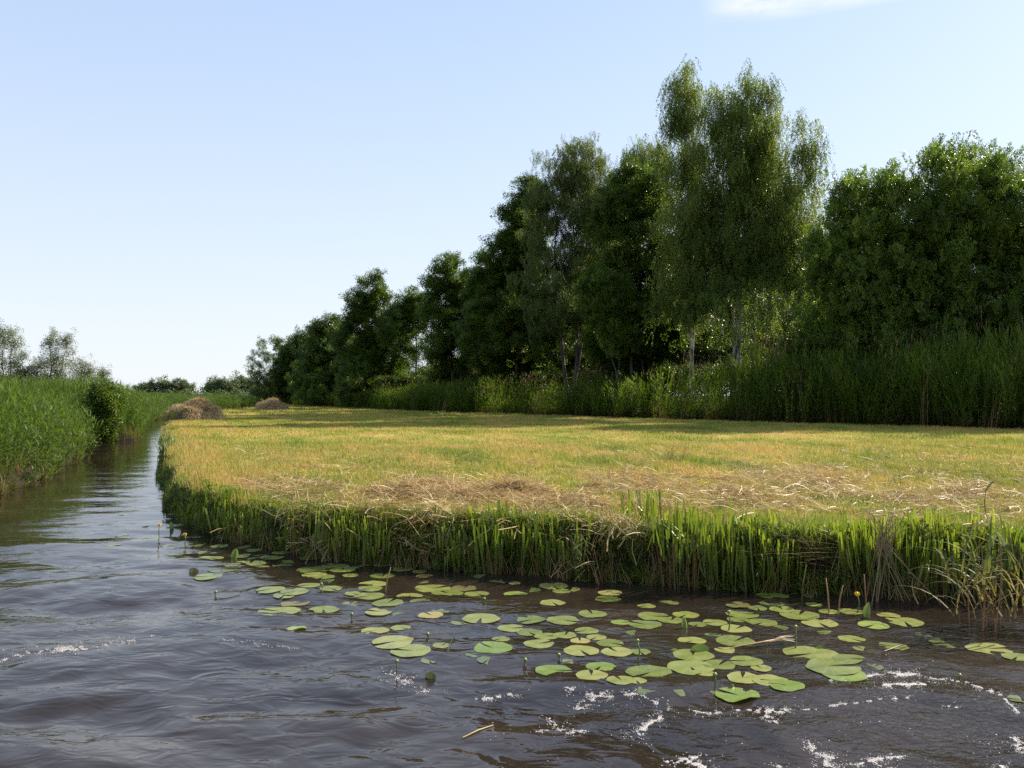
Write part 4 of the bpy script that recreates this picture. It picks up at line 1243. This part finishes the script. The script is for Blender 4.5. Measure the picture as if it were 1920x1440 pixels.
# scrub that closes the view, beyond the ditch and beyond the frame on both sides
n = 2600
x = RNG.uniform(-330, -20, n); y = RNG.uniform(150, 300, n)
k = (x > -0.66 * y - 90) & (x < -0.30 * y) & (fbm(x, y, .02, 70.0) > .38)
x, y = x[k], y[k]; n = len(x)
o = scatter('distant_scrub', np.stack([x, y, RNG.uniform(.3, 2.6, n)], 1), eul(n, .3), RNG.uniform(.9, 1.5, n), RNG.integers(0, 3, n), SP['far'][0])
tag(o, 'low green scrub closing the view beyond the ditch', 'scrub', None, 'stuff')

# ------------------------------------------------------------------ water lilies
LANDMARKS = [(1283, 1160, 'the upright folded leaf mid-field'), (1312, 1212, 'the curled bright leaf mid-field'), (1628, 1135, 'the standing leaf beneath the yellow flower'),
             (1535, 1208, 'the leaf rising behind the big pad'), (1440, 1200, 'the floating straw bundle'), (1600, 1265, 'the right foam patch'), (1205, 1335, 'the hooked foam streak'),
             (440, 1035, 'the folded leaf off the bank corner'), (355, 1005, 'the orange flower in the ditch mouth'), (722, 1080, 'the leaning brown stub'), (600, 1100, 'the white bud among the left pads'),
             (800, 1255, 'the dark folded leaf'), (1075, 1030, 'the hooked stem at the bank'), (1830, 1170, 'the arching reed clump'), (850, 1215, 'the bent bare stalk')]

PADS = []


def zoomA(rows):       # rows read off an enlargement: x, y, width, kind
    for x, y, w, k in rows:
        PADS.append((440 + x / 2.595, 1020 + y / 2.595, w / 2.595, k))


def zoomB(rows):
    for x, y, w, k in rows:
        PADS.append((1180 + x / 2.595, 1020 + y / 2.595, w / 2.595, k))


def zoomC(rows):
    for x, y, w, k in rows:
        PADS.append((280 + x / 2.824, 740 + y / 2.824, w / 2.824, k))


zoomA([(385, 113, 180, 'p'), (395, 147, 125, 'p'), (530, 122, 130, 'p'), (562, 149, 80, 'p'), (810, 118, 110, 'p'), (900, 126, 80, 'p'), (920, 150, 90, 'n'), (720, 150, 120, 'p'), (470, 180, 95, 'd'),
       (915, 173, 65, 'd'), (955, 203, 180, 'p'), (1110, 202, 130, 'n'), (1205, 155, 90, 'd'), (1365, 187, 60, 'y'), (1550, 197, 145, 'p'), (1585, 223, 90, 'p'), (680, 190, 140, 'p'), (668, 217, 120, 'p'),
       (370, 212, 110, 'p'), (470, 224, 110, 'p'), (1040, 232, 160, 'p'), (1175, 231, 125, 'p'), (1360, 238, 120, 'b'), (855, 249, 130, 'p'), (665, 249, 150, 'p'), (300, 240, 140, 'p'), (185, 232, 140, 'p'),
       (250, 254, 110, 'p'), (575, 240, 80, 'p'), (290, 283, 140, 'n'), (1543, 284, 125, 'p'), (1820, 234, 120, 'y'), (1820, 264, 130, 'p'), (745, 292, 155, 'p'), (715, 325, 140, 'p'), (800, 338, 70, 'd'),
       (230, 328, 205, 'y'), (435, 310, 150, 'p'), (960, 348, 125, 'y'), (1200, 362, 185, 'p'), (1740, 340, 140, 'p'), (1590, 367, 160, 'p'), (1450, 367, 150, 'p'), (1870, 377, 95, 'b'), (1338, 405, 130, 'p'),
       (1430, 421, 130, 'p'), (1715, 418, 120, 'p'), (1510, 445, 120, 'p'), (1605, 441, 115, 'p'), (690, 418, 140, 'y'), (805, 402, 100, 'y'), (310, 406, 95, 'b'), (790, 476, 225, 'p'), (870, 520, 200, 'y'),
       (1005, 495, 90, 'p'), (1475, 484, 150, 'p'), (1820, 480, 135, 'p'), (1680, 515, 175, 'p'), (1860, 524, 160, 'y'), (1262, 503, 200, 'b'), (1160, 537, 80, 'd'), (1235, 560, 110, 'd'), (1545, 605, 190, 'b'),
       (1780, 588, 150, 'b'), (1735, 641, 160, 'p'), (1880, 672, 140, 'p'), (1680, 468, 100, 'y'), (560, 116, 90, 'd'), (1000, 330, 90, 'd'), (640, 72, 120, 'd'), (480, 98, 110, 'd')])
zoomB([(700, 252, 160, 'b'), (885, 250, 100, 'd'), (85, 298, 90, 'p'), (190, 285, 110, 'd'), (105, 345, 155, 'p'), (275, 333, 130, 'p'), (200, 366, 130, 'p'), (80, 388, 165, 'p'), (418, 375, 120, 'p'),
       (530, 300, 120, 'n'), (690, 299, 140, 'd'), (540, 328, 160, 'p'), (520, 355, 110, 'p'), (645, 368, 150, 'p'), (740, 318, 120, 'p'), (820, 342, 190, 'p'), (890, 298, 80, 'b'), (915, 373, 170, 'p'),
       (1065, 330, 120, 'p'), (1260, 348, 110, 'p'), (1330, 372, 175, 'p'), (1185, 387, 145, 'b'), (510, 408, 150, 'y'), (305, 467, 140, 'p'), (505, 468, 190, 'p'), (1068, 450, 130, 'p'), (1285, 490, 140, 'p'),
       (1530, 465, 180, 'd'), (1730, 500, 210, 'p'), (1875, 542, 130, 'p'), (50, 522, 100, 'p'), (400, 440, 80, 'd'), (885, 535, 265, 'p'), (1060, 565, 160, 'p'), (960, 603, 270, 'p'), (1045, 640, 220, 'b'),
       (305, 545, 200, 'p'), (290, 600, 230, 'y'), (430, 592, 160, 'p'), (570, 575, 160, 'p'), (100, 622, 230, 'p'), (30, 672, 100, 'p'), (545, 657, 180, 'p'), (690, 670, 180, 'y'), (765, 697, 175, 'b'),
       (530, 735, 215, 'b'), (140, 718, 230, 'd'), (430, 715, 90, 'd'), (1890, 760, 110, 'd'), (1130, 510, 90, 'd')])
zoomC([(120, 790, 120, 'd'), (320, 868, 140, 'p'), (490, 805, 120, 'd'), (660, 855, 130, 'p'), (540, 893, 160, 'p'), (395, 932, 150, 'd'), (320, 966, 150, 'p'), (860, 855, 160, 'd'), (250, 790, 110, 'd'), (420, 905, 120, 'd'),
       (500, 850, 110, 'p'), (560, 862, 80, 'd'), (640, 815, 90, 'd'), (760, 870, 110, 'd'), (700, 890, 120, 'd'), (190, 690, 80, 'n'), (300, 710, 90, 'd'), (390, 755, 100, 'd'), (600, 910, 100, 'd'), (240, 750, 90, 'd')])

zoomC([(700, 790, 90, 'd'), (820, 840, 100, 'd'), (1010, 905, 130, 'p'), (1120, 900, 110, 'd'), (960, 870, 100, 'd'), (930, 960, 120, 'p'), (1240, 905, 120, 'd'), (450, 780, 80, 'd'), (560, 825, 90, 'p'), (380, 800, 100, 'p'), (300, 830, 90, 'd'), (180, 860, 80, 'd'), (700, 840, 100, 'p')])
zoomB([(620, 310, 90, 'p'), (960, 330, 100, 'p'), (330, 385, 90, 'p'), (720, 395, 90, 'd'), (250, 520, 100, 'd'), (470, 520, 110, 'p'), (360, 630, 110, 'p'), (20, 430, 90, 'd'), (960, 420, 90, 'd'), (1420, 430, 90, 'd'), (1180, 600, 90, 'd'), (640, 610, 100, 'p')])
zoomA([(1280, 180, 90, 'd'), (1440, 215, 100, 'd'), (1640, 215, 90, 'd'), (1700, 170, 100, 'd'), (1100, 380, 100, 'd'), (1300, 455, 90, 'p'), (950, 560, 90, 'd'), (1640, 560, 90, 'd'), (1760, 450, 100, 'p'), (560, 290, 100, 'd'), (900, 290, 100, 'd')])

PADS += [(222, 966, 26, 'd'), (250, 957, 18, 'n'), (300, 951, 30, 'd'), (272, 986, 22, 'd'), (226, 1002, 30, 'd'), (330, 964, 26, 'n'), (213, 1022, 34, 'd'), (252, 1028, 26, 'd'), (255, 930, 20, 'd'), (268, 905, 16, 'd'), (285, 1008, 34, 'd'), (330, 1036, 40, 'd')]

KIND = {'p': ('pad_pale', 'pale green'), 'b': ('pad_bright', 'bright green'), 'y': ('pad_yellow', 'yellowing'), 'n': ('pad_brown', 'brown rotting'), 'd': ('pad_dull', 'dull sunken')}


def pad_mesh(cx, cy, R, az, mat, rnd, curl=0.0, lift=0.006, sunk=0.0):
    nr, na = 4, 26
    mb = MB(); P = []
    notch = 0.20
    wob = [rnd.uniform(0, 6.28) for _ in range(4)]
    for i in range(nr + 1):
        t = i / nr
        for k in range(na + 1):
            a = notch * (1 - .35 * t) + (2 * PI - 2 * notch * (1 - .35 * t)) * k / na
            heart = 1.0 + 0.10 * math.cos(a) if True else 1
            rr = R * t * heart * (1 + 0.035 * math.sin(3 * a + wob[0]) * t + 0.02 * math.sin(7 * a + wob[1]) * t)
            lx, ly = rr * math.cos(a + az), rr * math.sin(a + az) * 0.96
            P.append((lx, ly, t, a))
    X = np.array([p[0] + cx for p in P]); Y = np.array([p[1] + cy for p in P])
    Z = wave_z(X, Y)
    # a stiff leaf averages the small ripples under it
    Z = Z * 0.45 + Z.mean() * 0.55
    rim = rnd.uniform(0, 6.28)
    for (lx, ly, t, a), z in zip(P, Z):
        zz = z + lift + 0.002 * R / .15 * math.sin(4 * a + wob[2]) * t ** 2 + 0.002 * rnd.random() * t
        if curl:
            c = max(0.0, math.cos(a - rim) - 0.55) * t ** 2
            zz += curl * c; lx *= 1 - 0.5 * c; ly *= 1 - 0.5 * c
        mb.v.append((lx, ly, zz - sunk * t * max(0, math.cos(a - wob[3])) * 0.02))
    for i in range(nr):
        for k in range(na):
            b = i * (na + 1) + k
            mb.f.append((b, b + na + 1, b + na + 2, b + 1)); mb.m.append(0)
    return mb


def where_label(px, py, used):
    for lx, ly, nm in sorted(LANDMARKS, key=lambda l: (l[0] - px) ** 2 + 4 * (l[1] - py) ** 2):
        dx, dy = px - lx, py - ly
        side = ('left of ' if dx < 0 else 'right of ') if abs(dx) > 1.6 * abs(dy) else ('just in front of ' if dy > 0 else 'just behind ')
        yield side + nm


order = sorted(PADS, key=lambda p: min((l[0] - p[0]) ** 2 + 4 * (l[1] - p[1]) ** 2 for l in LANDMARKS))
count = {}
rnd = random.Random(3)
NTH = ['', 'second ', 'third ', 'fourth ', 'fifth ', 'sixth ', 'seventh ', 'eighth ', 'ninth ', 'tenth ', 'eleventh ', 'twelfth ', 'thirteenth ', 'fourteenth ', 'fifteenth ']
for px, py, w, kd in order:
    x, y = on_plane(px, py, 0.0)
    R = w / FPX * y / 2 / 1.02
    mk, adj = KIND[kd]
    az = rnd.uniform(0, 6.28)
    curl = 0.045 if kd == 'b' and rnd.random() < .35 else (0.012 if rnd.random() < .25 else 0.0)
    mb = pad_mesh(x, y, R, az, mk, rnd, curl, 0.003 if kd != 'd' else 0.001, 1.0 if kd == 'd' else 0)
    o = mb.obj('lily_pad', [M[mk]], None, smooth=True, loc=(x, y, 0))
    wl_ = next(where_label(px, py, None))
    key = (adj, wl_); c = count.get(key, 0); count[key] = c + 1
    size = 'large ' if w > 74 else ('small ' if w < 40 else '')
    if c == 0:
        lb = f'{size}{adj} lily pad {wl_}'
    else:
        lb = f'{NTH[c]}{adj} lily pad {wl_}'
    tag(o, lb, 'lily pad', 'floating water lily pads')

# stalks with buds and flowers
FL = [(347, 1000, 1018, 'f', 'yellow lily flower on a bent stalk, right one of the two in the ditch mouth'), (301, 983, 1006, 'f', 'yellow lily flower on a straight thin stalk, left one in the ditch mouth'),
      (1603, 1114, 1150, 'f', 'yellow lily flower above the pads near the right bank'), (602, 1098, 1106, 'b', 'white opening bud beside a green shoot among the left pads'), (660, 1146, 1154, 'b', 'round bud alone on water between left pads'),
      (744, 1234, 1262, 'b', 'small bud at the front of the yellowing left pad'), (801, 1190, 1194, 'b', 'pale bud on open water behind the pale oval pad'), (910, 1128, 1132, 'b', 'dark-tipped bud near the back pads'),
      (1191, 1200, 1240, 'b', 'bud on the long stalk beside the curled bright leaf'), (1338, 1264, 1290, 'b', 'stout bud in front of the wide pads'), (984, 1236, 1241, 'b', 'bud close to the heart-shaped pad, left of it'),
      (1046, 1229, 1233, 'b', 'bud behind the heart-shaped bright pad'), (1489, 1174, 1215, 'b', 'thin green stalk with closed bud right of the straw bundle'), (1363, 1145, 1180, 'b', 'green stalk with closed bud behind the middle pads'),
      (1795, 1264, 1272, 'b', 'bud bobbing alone in the wash at the right'), (407, 1106, 1113, 'b', 'bud on open water left of the pads near the ditch mouth')]
for px, pt, pb, kd, lb in FL:
    x, y = on_plane(px, pb, 0)
    z0 = wz(x, y); h = max(0.03, (pb - pt) / FPX * y)
    e = empty('lily_flower' if kd == 'f' else 'lily_bud', (x, y, z0))
    tag(e, lb, 'flower' if kd == 'f' else 'flower bud', 'water lily flowers and buds')
    mb = MB(); bend = random.uniform(-.03, .03)
    pts = [Vector((0, 0, -.05)), Vector((bend, 0, h * .5)), Vector((bend * .4, 0, h))]
    mb.tube(pts, [.006, .0055, .005], 6); mb.obj('stalk', [M['stalk']], e, True)
    mb = MB(); r = .016 if kd == 'f' else .015
    c = Vector((bend * .4, 0, h))
    prof = [(0.2, -1), (.85, -.55), (1.05, 0), (.8, .6), (.25, .95)]
    mb.tube([c + Vector((0, 0, z * r)) for _, z in prof], [q * r for q, _ in prof], 9)
    mb.obj('blossom' if kd == 'f' else 'bud', [M['yellow'] if kd == 'f' else M['bud']], e, True)
    if kd == 'f':
        for q in range(5):
            mb = MB(); a = q * 2 * PI / 5
            d = Vector((math.cos(a), math.sin(a), 0)); s_ = Vector((-math.sin(a), math.cos(a), 0))
            mb.quad_strip([c + d * .01 - Vector((0, 0, .02)), c + d * .021, c + d * .018 + Vector((0, 0, .018))], [.006, .014, .006], s_)
            mb.obj('petal', [M['yellow']], e, True)

# folded leaves that stand clear of the water
def folded_leaf(px, pt, pb, w, mk, label, fold=0.6, az=0.3):
    x, y = on_plane(px, pb, 0); h = (pb - pt) / FPX * y; W = w / FPX * y / 2
    mb = MB()
    for i in range(7):
        t = i / 6; ww = W * math.sin(PI * min(1, .12 + .86 * t)) ** .7
        for k in range(7):
            u = (k - 3) / 3
            mb.v.append((u * ww * math.cos(fold * abs(u)), abs(u) * ww * math.sin(fold) * .9 + .05 * t * h, h * (t - .06 * (1 - abs(u)) * t) - .02))
    for i in range(6):
        for k in range(6):
            b = i * 7 + k; mb.f.append((b, b + 1, b + 8, b + 7)); mb.m.append(0)
    o = mb.obj('standing_lily_leaf', [M[mk]], None, True, (x, y, wz(x, y)))
    o.rotation_euler = (random.uniform(-.15, .15), random.uniform(-.2, .2), az)
    tag(o, label, 'lily leaf', 'folded lily leaves standing out of the water')


folded_leaf(1285, 1152, 1176, 18, 'pad_bright', 'bright green folded leaf standing upright below the tall cut reed clump', .9, .2)
folded_leaf(1312, 1202, 1222, 34, 'pad_bright', 'glossy curled bright leaf arched over the middle pads', .3, -.2)
folded_leaf(1628, 1125, 1158, 24, 'pad_bright', 'dark-backed leaf standing beneath the yellow flower at the right', .8, .4)
folded_leaf(1538, 1204, 1216, 26, 'pad_bright', 'small leaf rising at the back of the big right pad', .4, .1)
folded_leaf(440, 1024, 1046, 20, 'pad_bright', 'green folded leaf standing off the bank corner', .9, .3)
folded_leaf(321, 976, 992, 14, 'pad_bright', 'small dark green upright leaf by the ditch bank beside a brown one', .9, -.2)
folded_leaf(364, 1062, 1074, 20, 'pad_dull', 'dark green crumpled leaf afloat in the ditch mouth', .5, .2)
folded_leaf(807, 1250, 1268, 24, 'pad_dull', 'dark folded leaf poking up left of the foam', .5, -.1)
folded_leaf(1372, 1276, 1290, 18, 'pad_brown', 'dark brown withered leaf on the front bright pad', .5, .4)


# ------------------------------------------------------------------ reeds and stems standing out of the bank as single plants
def arch_blade(mb, b, az, L, w, lean, droop, seg=7, mi=0):
    blade(mb, b, az, L, lean, w, droop, seg, mi)


def clump(name, label, cat, x, y, z, builder, group=None):
    e = empty(name, (x, y, z)); tag(e, label, cat, group)
    for part, fn, ms in builder:
        mb = MB(); fn(mb); o = mb.obj(part, ms, e)
        o['kind'] = 'stuff'
    return e


x, y = on_plane(1300, 1106, 0)


def tall_stems(mb):
    for i in range(26):
        b = Vector((random.gauss(0, .16), random.uniform(-.02, .25), -.1)); t = b + Vector((random.gauss(0, .04), 0, random.uniform(.42, .72)))
        mb.tube([b, b.lerp(t, .5), t], [.004, .004, .003], 5)


def tall_blades(mb):
    for i in range(60):
        b = Vector((random.gauss(0, .17), random.uniform(0, .28), random.uniform(.25, .5)))
        a = random.uniform(0, 6.28); s_ = Vector((1, random.uniform(-.6, .6), 0)).normalized()
        t = b + Vector((random.gauss(0, .05), 0, random.uniform(.25, .48)))
        mb.quad_strip([b, b.lerp(t, .5), t], [.006, .010, .007], s_)
    for i in range(14):
        blade(mb, (random.gauss(0, .15), 0, random.uniform(.2, .6)), random.choice((0, PI)) + random.gauss(0, .5), random.uniform(.3, .5), random.uniform(.3, .7), .016, random.uniform(.8, 2), 5)


clump('reed_clump', 'tallest clump of cut reeds with bare brown stems in the water, centre right', 'reed clump', x, y, 0, [('stems', tall_stems, [M['stem']]), ('blades', tall_blades, [M["stub"]])])
x, y = on_plane(1200, 1070, 0)
clump('reed_clump', 'narrow dense bright clump of cut reeds left of the tallest clump', 'reed clump', x, y, 0, [('stems', tall_stems, [M['stem']]), ('blades', tall_blades, [M["stub"]])])

x, y = on_plane(1850, 1178, 0)


def arch_blades(mb):
    for i in range(64):
        blade(mb, (random.gauss(.1, .24), random.gauss(.12, .12), random.uniform(0, .5)), random.gauss(2.9, .8) if i % 2 else random.gauss(.2, .8), random.uniform(.35, .8), random.uniform(.1, .7), random.uniform(.014, .028), random.uniform(.9, 2.4), 7)


def arch_stems(mb):
    for i in range(12):
        b = Vector((random.gauss(.1, .2), random.uniform(-.05, .25), -.1)); t = b + Vector((random.gauss(0, .12), 0, random.uniform(.5, .95)))
        mb.tube([b, b.lerp(t, .5) + Vector((.02, 0, 0)), t], [.006, .005, .003], 6)


clump('arching_reed', 'arching reed clump with drooping leaves over the water at the right edge', 'reed clump', x, y, 0, [('stems', arch_stems, [M['stem']]), ('leaves', arch_blades, [M['reed']]),
      ('dead_leaves', lambda mb: [blade(mb, (random.gauss(.1, .2), random.gauss(.1, .1), random.uniform(.1, .5)), random.gauss(2.6, 1.2), random.uniform(.3, .7), random.uniform(.3, .9), .02, random.uniform(1, 2), 6) for _ in range(9)], [M['deadreed']])])
x, y = on_plane(1852, 1010, .3)


def lone(mb):
    mb.tube([Vector((0, 0, -.4)), Vector((-.02, 0, .2)), Vector((-.05, 0, .42)), Vector((-.03, 0, .56))], [.006, .006, .005, .003], 6)
    for az, L, z_ in ((.3, .3, .56), (3.0, .22, .5), (-.2, .34, .25), (2.7, .3, .1), (.5, .3, 0)):
        blade(mb, (-.03, 0, z_), az, L, .7, .03, .9, 6)


clump('lone_reed', 'single uncut reed with a pale bent leaf on top, right edge of the bank', 'reed', x, y, .3, [('leafy_stem', lone, [M['reed']])])
x, y = on_plane(1655, 1122, 0)


def dead_bundle(mb):
    for i in range(22):
        sp = random.gauss(0, .26)
        b = Vector((sp * .9 + .12 + random.gauss(0, .06), random.gauss(0, .10), -.1)); m_ = Vector((random.gauss(0, .04), .05, random.uniform(.42, .6))); t = Vector((random.gauss(.05, .09), .08, random.uniform(.58, .84)))
        mb.tube([b, b.lerp(m_, .6), m_ + Vector((random.gauss(0, .025), 0, 0)), t], [.0045, .004, .005, .003], 4)


clump('dead_reed_bundle', 'pale dead reed bundle pinched in the middle and splayed at the foot of the bank', 'reed bundle', x, y, 0, [('stalks', dead_bundle, [M['deadreed']])])
x, y = on_plane(1530, 1108, 0)
clump('fallen_reeds', 'flattened grey-tan reeds leaning left from the pinched dead bundle', 'fallen reeds', x, y, 0.05,
      [('stalks', lambda mb: [blade(mb, (random.gauss(.3, .25), random.gauss(0, .1), random.uniform(.05, .4)), random.gauss(PI, .3), random.uniform(.5, .9), random.uniform(.9, 1.5), .012, random.uniform(.1, .6), 5) for _ in range(60)], [M['hay']])])
x, y = on_plane(298, 860, .1)
clump('iris_clump', 'dark blade-leaved iris clump hanging over the ditch from the meadow corner', 'iris clump', x + .35, y, .2,
      [('leaves', lambda mb: [blade(mb, (random.gauss(0, .2), random.gauss(0, .2), 0), random.gauss(PI, .7), random.uniform(.5, .95), random.uniform(.1, .7), .035, random.uniform(.2, .7), 5) for _ in range(34)], [M['irisleaf']])])
x, y = on_plane(1258, 868, .45)
clump('tall_grass', 'lone tuft of uncut seeding grass standing in the middle of the meadow', 'grass tuft', x, y, .45,
      [('blades', lambda mb: [blade(mb, (random.gauss(0, .18), random.gauss(0, .2), 0), random.gauss(0, .9), random.uniform(.35, .8), random.uniform(.05, .6), .010, random.uniform(.5, 1.7), 5) for _ in range(60)], [M['reed']]),
       ('dry_blades', lambda mb: [blade(mb, (random.gauss(-.1, .3), random.gauss(0, .2), 0), random.uniform(0, 6.28), random.uniform(.3, .6), random.uniform(.1, .9), .008, random.uniform(.3, 1.2), 4) for _ in range(50)], [M['straw']])])
x, y = on_plane(1490, 900, .45)
clump('straw_tuft', 'pale uncut straw tuft right of the lone seeding grass', 'grass tuft', x, y, .45,
      [('dry_blades', lambda mb: [blade(mb, (random.gauss(0, .55), random.gauss(0, .35), 0), random.uniform(0, 6.28), random.uniform(.2, .42), random.uniform(.2, 1.0), .008, random.uniform(.3, 1.4), 4) for _ in range(240)], [M['straw']])])

# red-brown stubs standing in the water before the bank
for px, pt, pb, ln, lb in [(633, 1015, 1045, .02, 'short red-brown stub in the water at the bank corner'), (682, 1034, 1056, 0, 'lowest red-brown stub between two taller ones'), (707, 1016, 1052, .03, 'red-brown stub right of the lowest stub'),
                           (722, 1062, 1108, -.06, 'leaning brown stub standing among the left pads'), (1622 - 0, 1078, 1150, .02, 'brown reed stem standing among pads near the yellow flower'), (1553, 1085, 1150, .03, 'tall pointed brown sedge spike at the right pads'),
                           (1568, 1098, 1150, -.05, 'pale spike beside the taller brown sedge spike'), (1508 - 8, 1060, 1128, -.05, 'thin green reed leaning out over the round pad')]:
    x, y = on_plane(px, pb, 0); h = (pb - pt) / FPX * y
    mb = MB(); mb.tube([Vector((0, 0, -.08)), Vector((-ln * .4, 0, h * .5)), Vector((-ln, 0, h))], [.007, .0065, .004], 6)
    tag(mb.obj('reed_stub', [M['stem'] if 'green' not in lb else M['stub']], None, True, (x, y, wz(x, y))), lb, 'reed stub', 'single reed stubs in the water')

# floating straw bundle and sticks
x, y = on_plane(1440, 1208, 0)
e = empty('straw_bundle', (x, y, wz(x, y) + .01)); tag(e, 'pale straw bundle with frayed end floating across the middle pads', 'straw bundle')
mb = MB(); mb.tube([Vector((-.42, -.16, .0)), Vector((-.25, -.08, .012)), Vector((-.05, -.01, .02)), Vector((.05, .03, .025))], [.004, .006, .009, .007], 6); mb.obj('stalk', [M['stem']], e, True)
mb = MB()
for i in range(9):
    a = random.gauss(.35, .12)
    mb.quad_strip([Vector((0, 0, .02)), Vector((.12 * math.cos(a), .12 * math.sin(a), .03 + random.uniform(0, .02))), Vector((.24 * math.cos(a), .24 * math.sin(a), .05 * random.random()))], [.004, .005, .001], Vector((-math.sin(a), math.cos(a), .4)).normalized())
mb.obj('frayed_leaves', [M['deadreed']], e)['kind'] = 'stuff'
for (pa, pb_, lb, mk) in [((868, 1378), (925, 1355), 'thin yellow stem floating in the near wash', 'straw'), ((852, 1192), (838, 1222), 'bent bare green stalk rising left of the middle pads', 'stub'), ((1655, 1222), (1712, 1205), 'dark thin stick floating right of the pads', 'stem')]:
    x, y = on_plane(*pa); x2, y2 = on_plane(*pb_)
    mb = MB(); d = Vector((x2 - x, y2 - y, 0))
    mb.tube([Vector((0, 0, .005)), d * .5 + Vector((0, 0, .012)), d + Vector((0, 0, .006))], [.004, .005, .002], 5)
    tag(mb.obj('floating_stick', [M[mk]], None, True, (x, y, wz(x, y))), lb, 'stick')

# ------------------------------------------------------------------ foam of the boat's wash
FOAM = [([(0, 1238), (60, 1226), (130, 1216), (200, 1210), (290, 1192)], 7, 380), ([(110, 1222), (180, 1218)], 5, 160), ([(420, 1200), (560, 1212)], 9, 60), ([(730, 1258), (800, 1292)], 12, 130), ([(900, 1304), (950, 1298), (985, 1294)], 3.5, 260),
        ([(1060, 1288), (1130, 1303), (1190, 1300), (1245, 1318), (1250, 1332)], 4.5, 560), ([(1250, 1332), (1215, 1350), (1190, 1374)], 5, 360), ([(1080, 1320), (1130, 1296)], 5, 160), ([(1020, 1330), (1060, 1370), (1090, 1365)], 5, 50),
        ([(1330, 1332), (1390, 1326), (1470, 1332)], 3.5, 320), ([(1425, 1330), (1438, 1345), (1452, 1352)], 3.5, 160), ([(1425, 1330), (1470, 1328)], 5, 240), ([(1500, 1328), (1560, 1322), (1620, 1318), (1700, 1309)], 3, 260), ([(1550, 1278), (1620, 1268), (1650, 1262)], 3.5, 300), ([(1665, 1262), (1710, 1263)], 6, 360),
        ([(1650, 1290), (1700, 1288), (1735, 1286)], 6, 620), ([(1740, 1270), (1800, 1277), (1830, 1290), (1870, 1305), (1905, 1335)], 4, 330), ([(1760, 1318), (1790, 1325)], 3, 60), ([(1250, 1418), (1290, 1408), (1320, 1402)], 3, 260), ([(1275, 1412), (1318, 1424)], 6, 420),
        ([(1455, 1418), (1465, 1432), (1485, 1442)], 5, 320), ([(1540, 1413), (1560, 1430), (1600, 1425)], 7, 420), ([(1600, 1420), (1640, 1410), (1690, 1404)], 3.5, 200), ([(1870, 1420), (1880, 1440)], 4, 120), ([(1510, 1380), (1525, 1400), (1560, 1410)], 7, 120),
        ([(1620, 1410), (1700, 1440)], 6, 60), ([(1895, 1370), (1915, 1400)], 9, 160), ([(1000, 1366), (1100, 1362)], 6, 50), ([(1290, 1325), (1330, 1335)], 3, 60)]
pts = []
for poly, sg, cnt in FOAM:
    poly = np.array(poly, float)
    seg = np.hypot(*(poly[1:] - poly[:-1]).T)
    m = int(cnt * 9)
    i = RNG.choice(len(seg), m, p=seg / seg.sum()); t = RNG.random(m)
    p = poly[i] + (poly[i + 1] - poly[i]) * t[:, None] + RNG.normal(size=(m, 2)) * np.array([sg * 1.3, sg * .42]) * RNG.exponential(.75, m)[:, None]
    k = fbm(p[:, 0], p[:, 1] * 2, 0.11, 80.0, 2) + RNG.normal(0, .03, m) > .51
    p = p[k]
    pts.append(p)
spk = np.stack([RNG.uniform(900, 1920, 1400), RNG.uniform(1285, 1440, 1400)], 1)[:900]
k = fbm(spk[:, 0], spk[:, 1] * 2, 0.02, 83.0, 2) > .62
pts.append(spk[k])
pf = np.concatenate(pts)
pf = pf[pf[:, 1] > 1180]
fd = EYE * FPX / (pf[:, 1] - HOR); fx = (pf[:, 0] - 960) / FPX * fd
n = len(fx)
mb = MB()
mb.v = [(math.cos(a) * r, math.sin(a) * r, z) for r, z in ((1, -.2), (.8, .55)) for a in [k * PI / 3 for k in range(6)]] + [(0, 0, .85)]
mb.f = [(k, (k + 1) % 6, 6 + (k + 1) % 6, 6 + k) for k in range(6)] + [(6 + k, 6 + (k + 1) % 6, 12) for k in range(6)]; mb.m = [0] * 12
bub = proto('bubble', mb, [M['foam']], True)
sz = np.exp(RNG.normal(math.log(.0023), .40, n)).clip(.0013, .0065)
o = scatter('foam', np.stack([fx, fd, wave_z(fx, fd) + .001], 1), eul(n, .1), np.stack([sz, sz, sz * .6], 1), np.zeros(n), [bub])
tag(o, 'white foam bubbles in broken streaks on the churned water', 'foam', None, 'stuff')
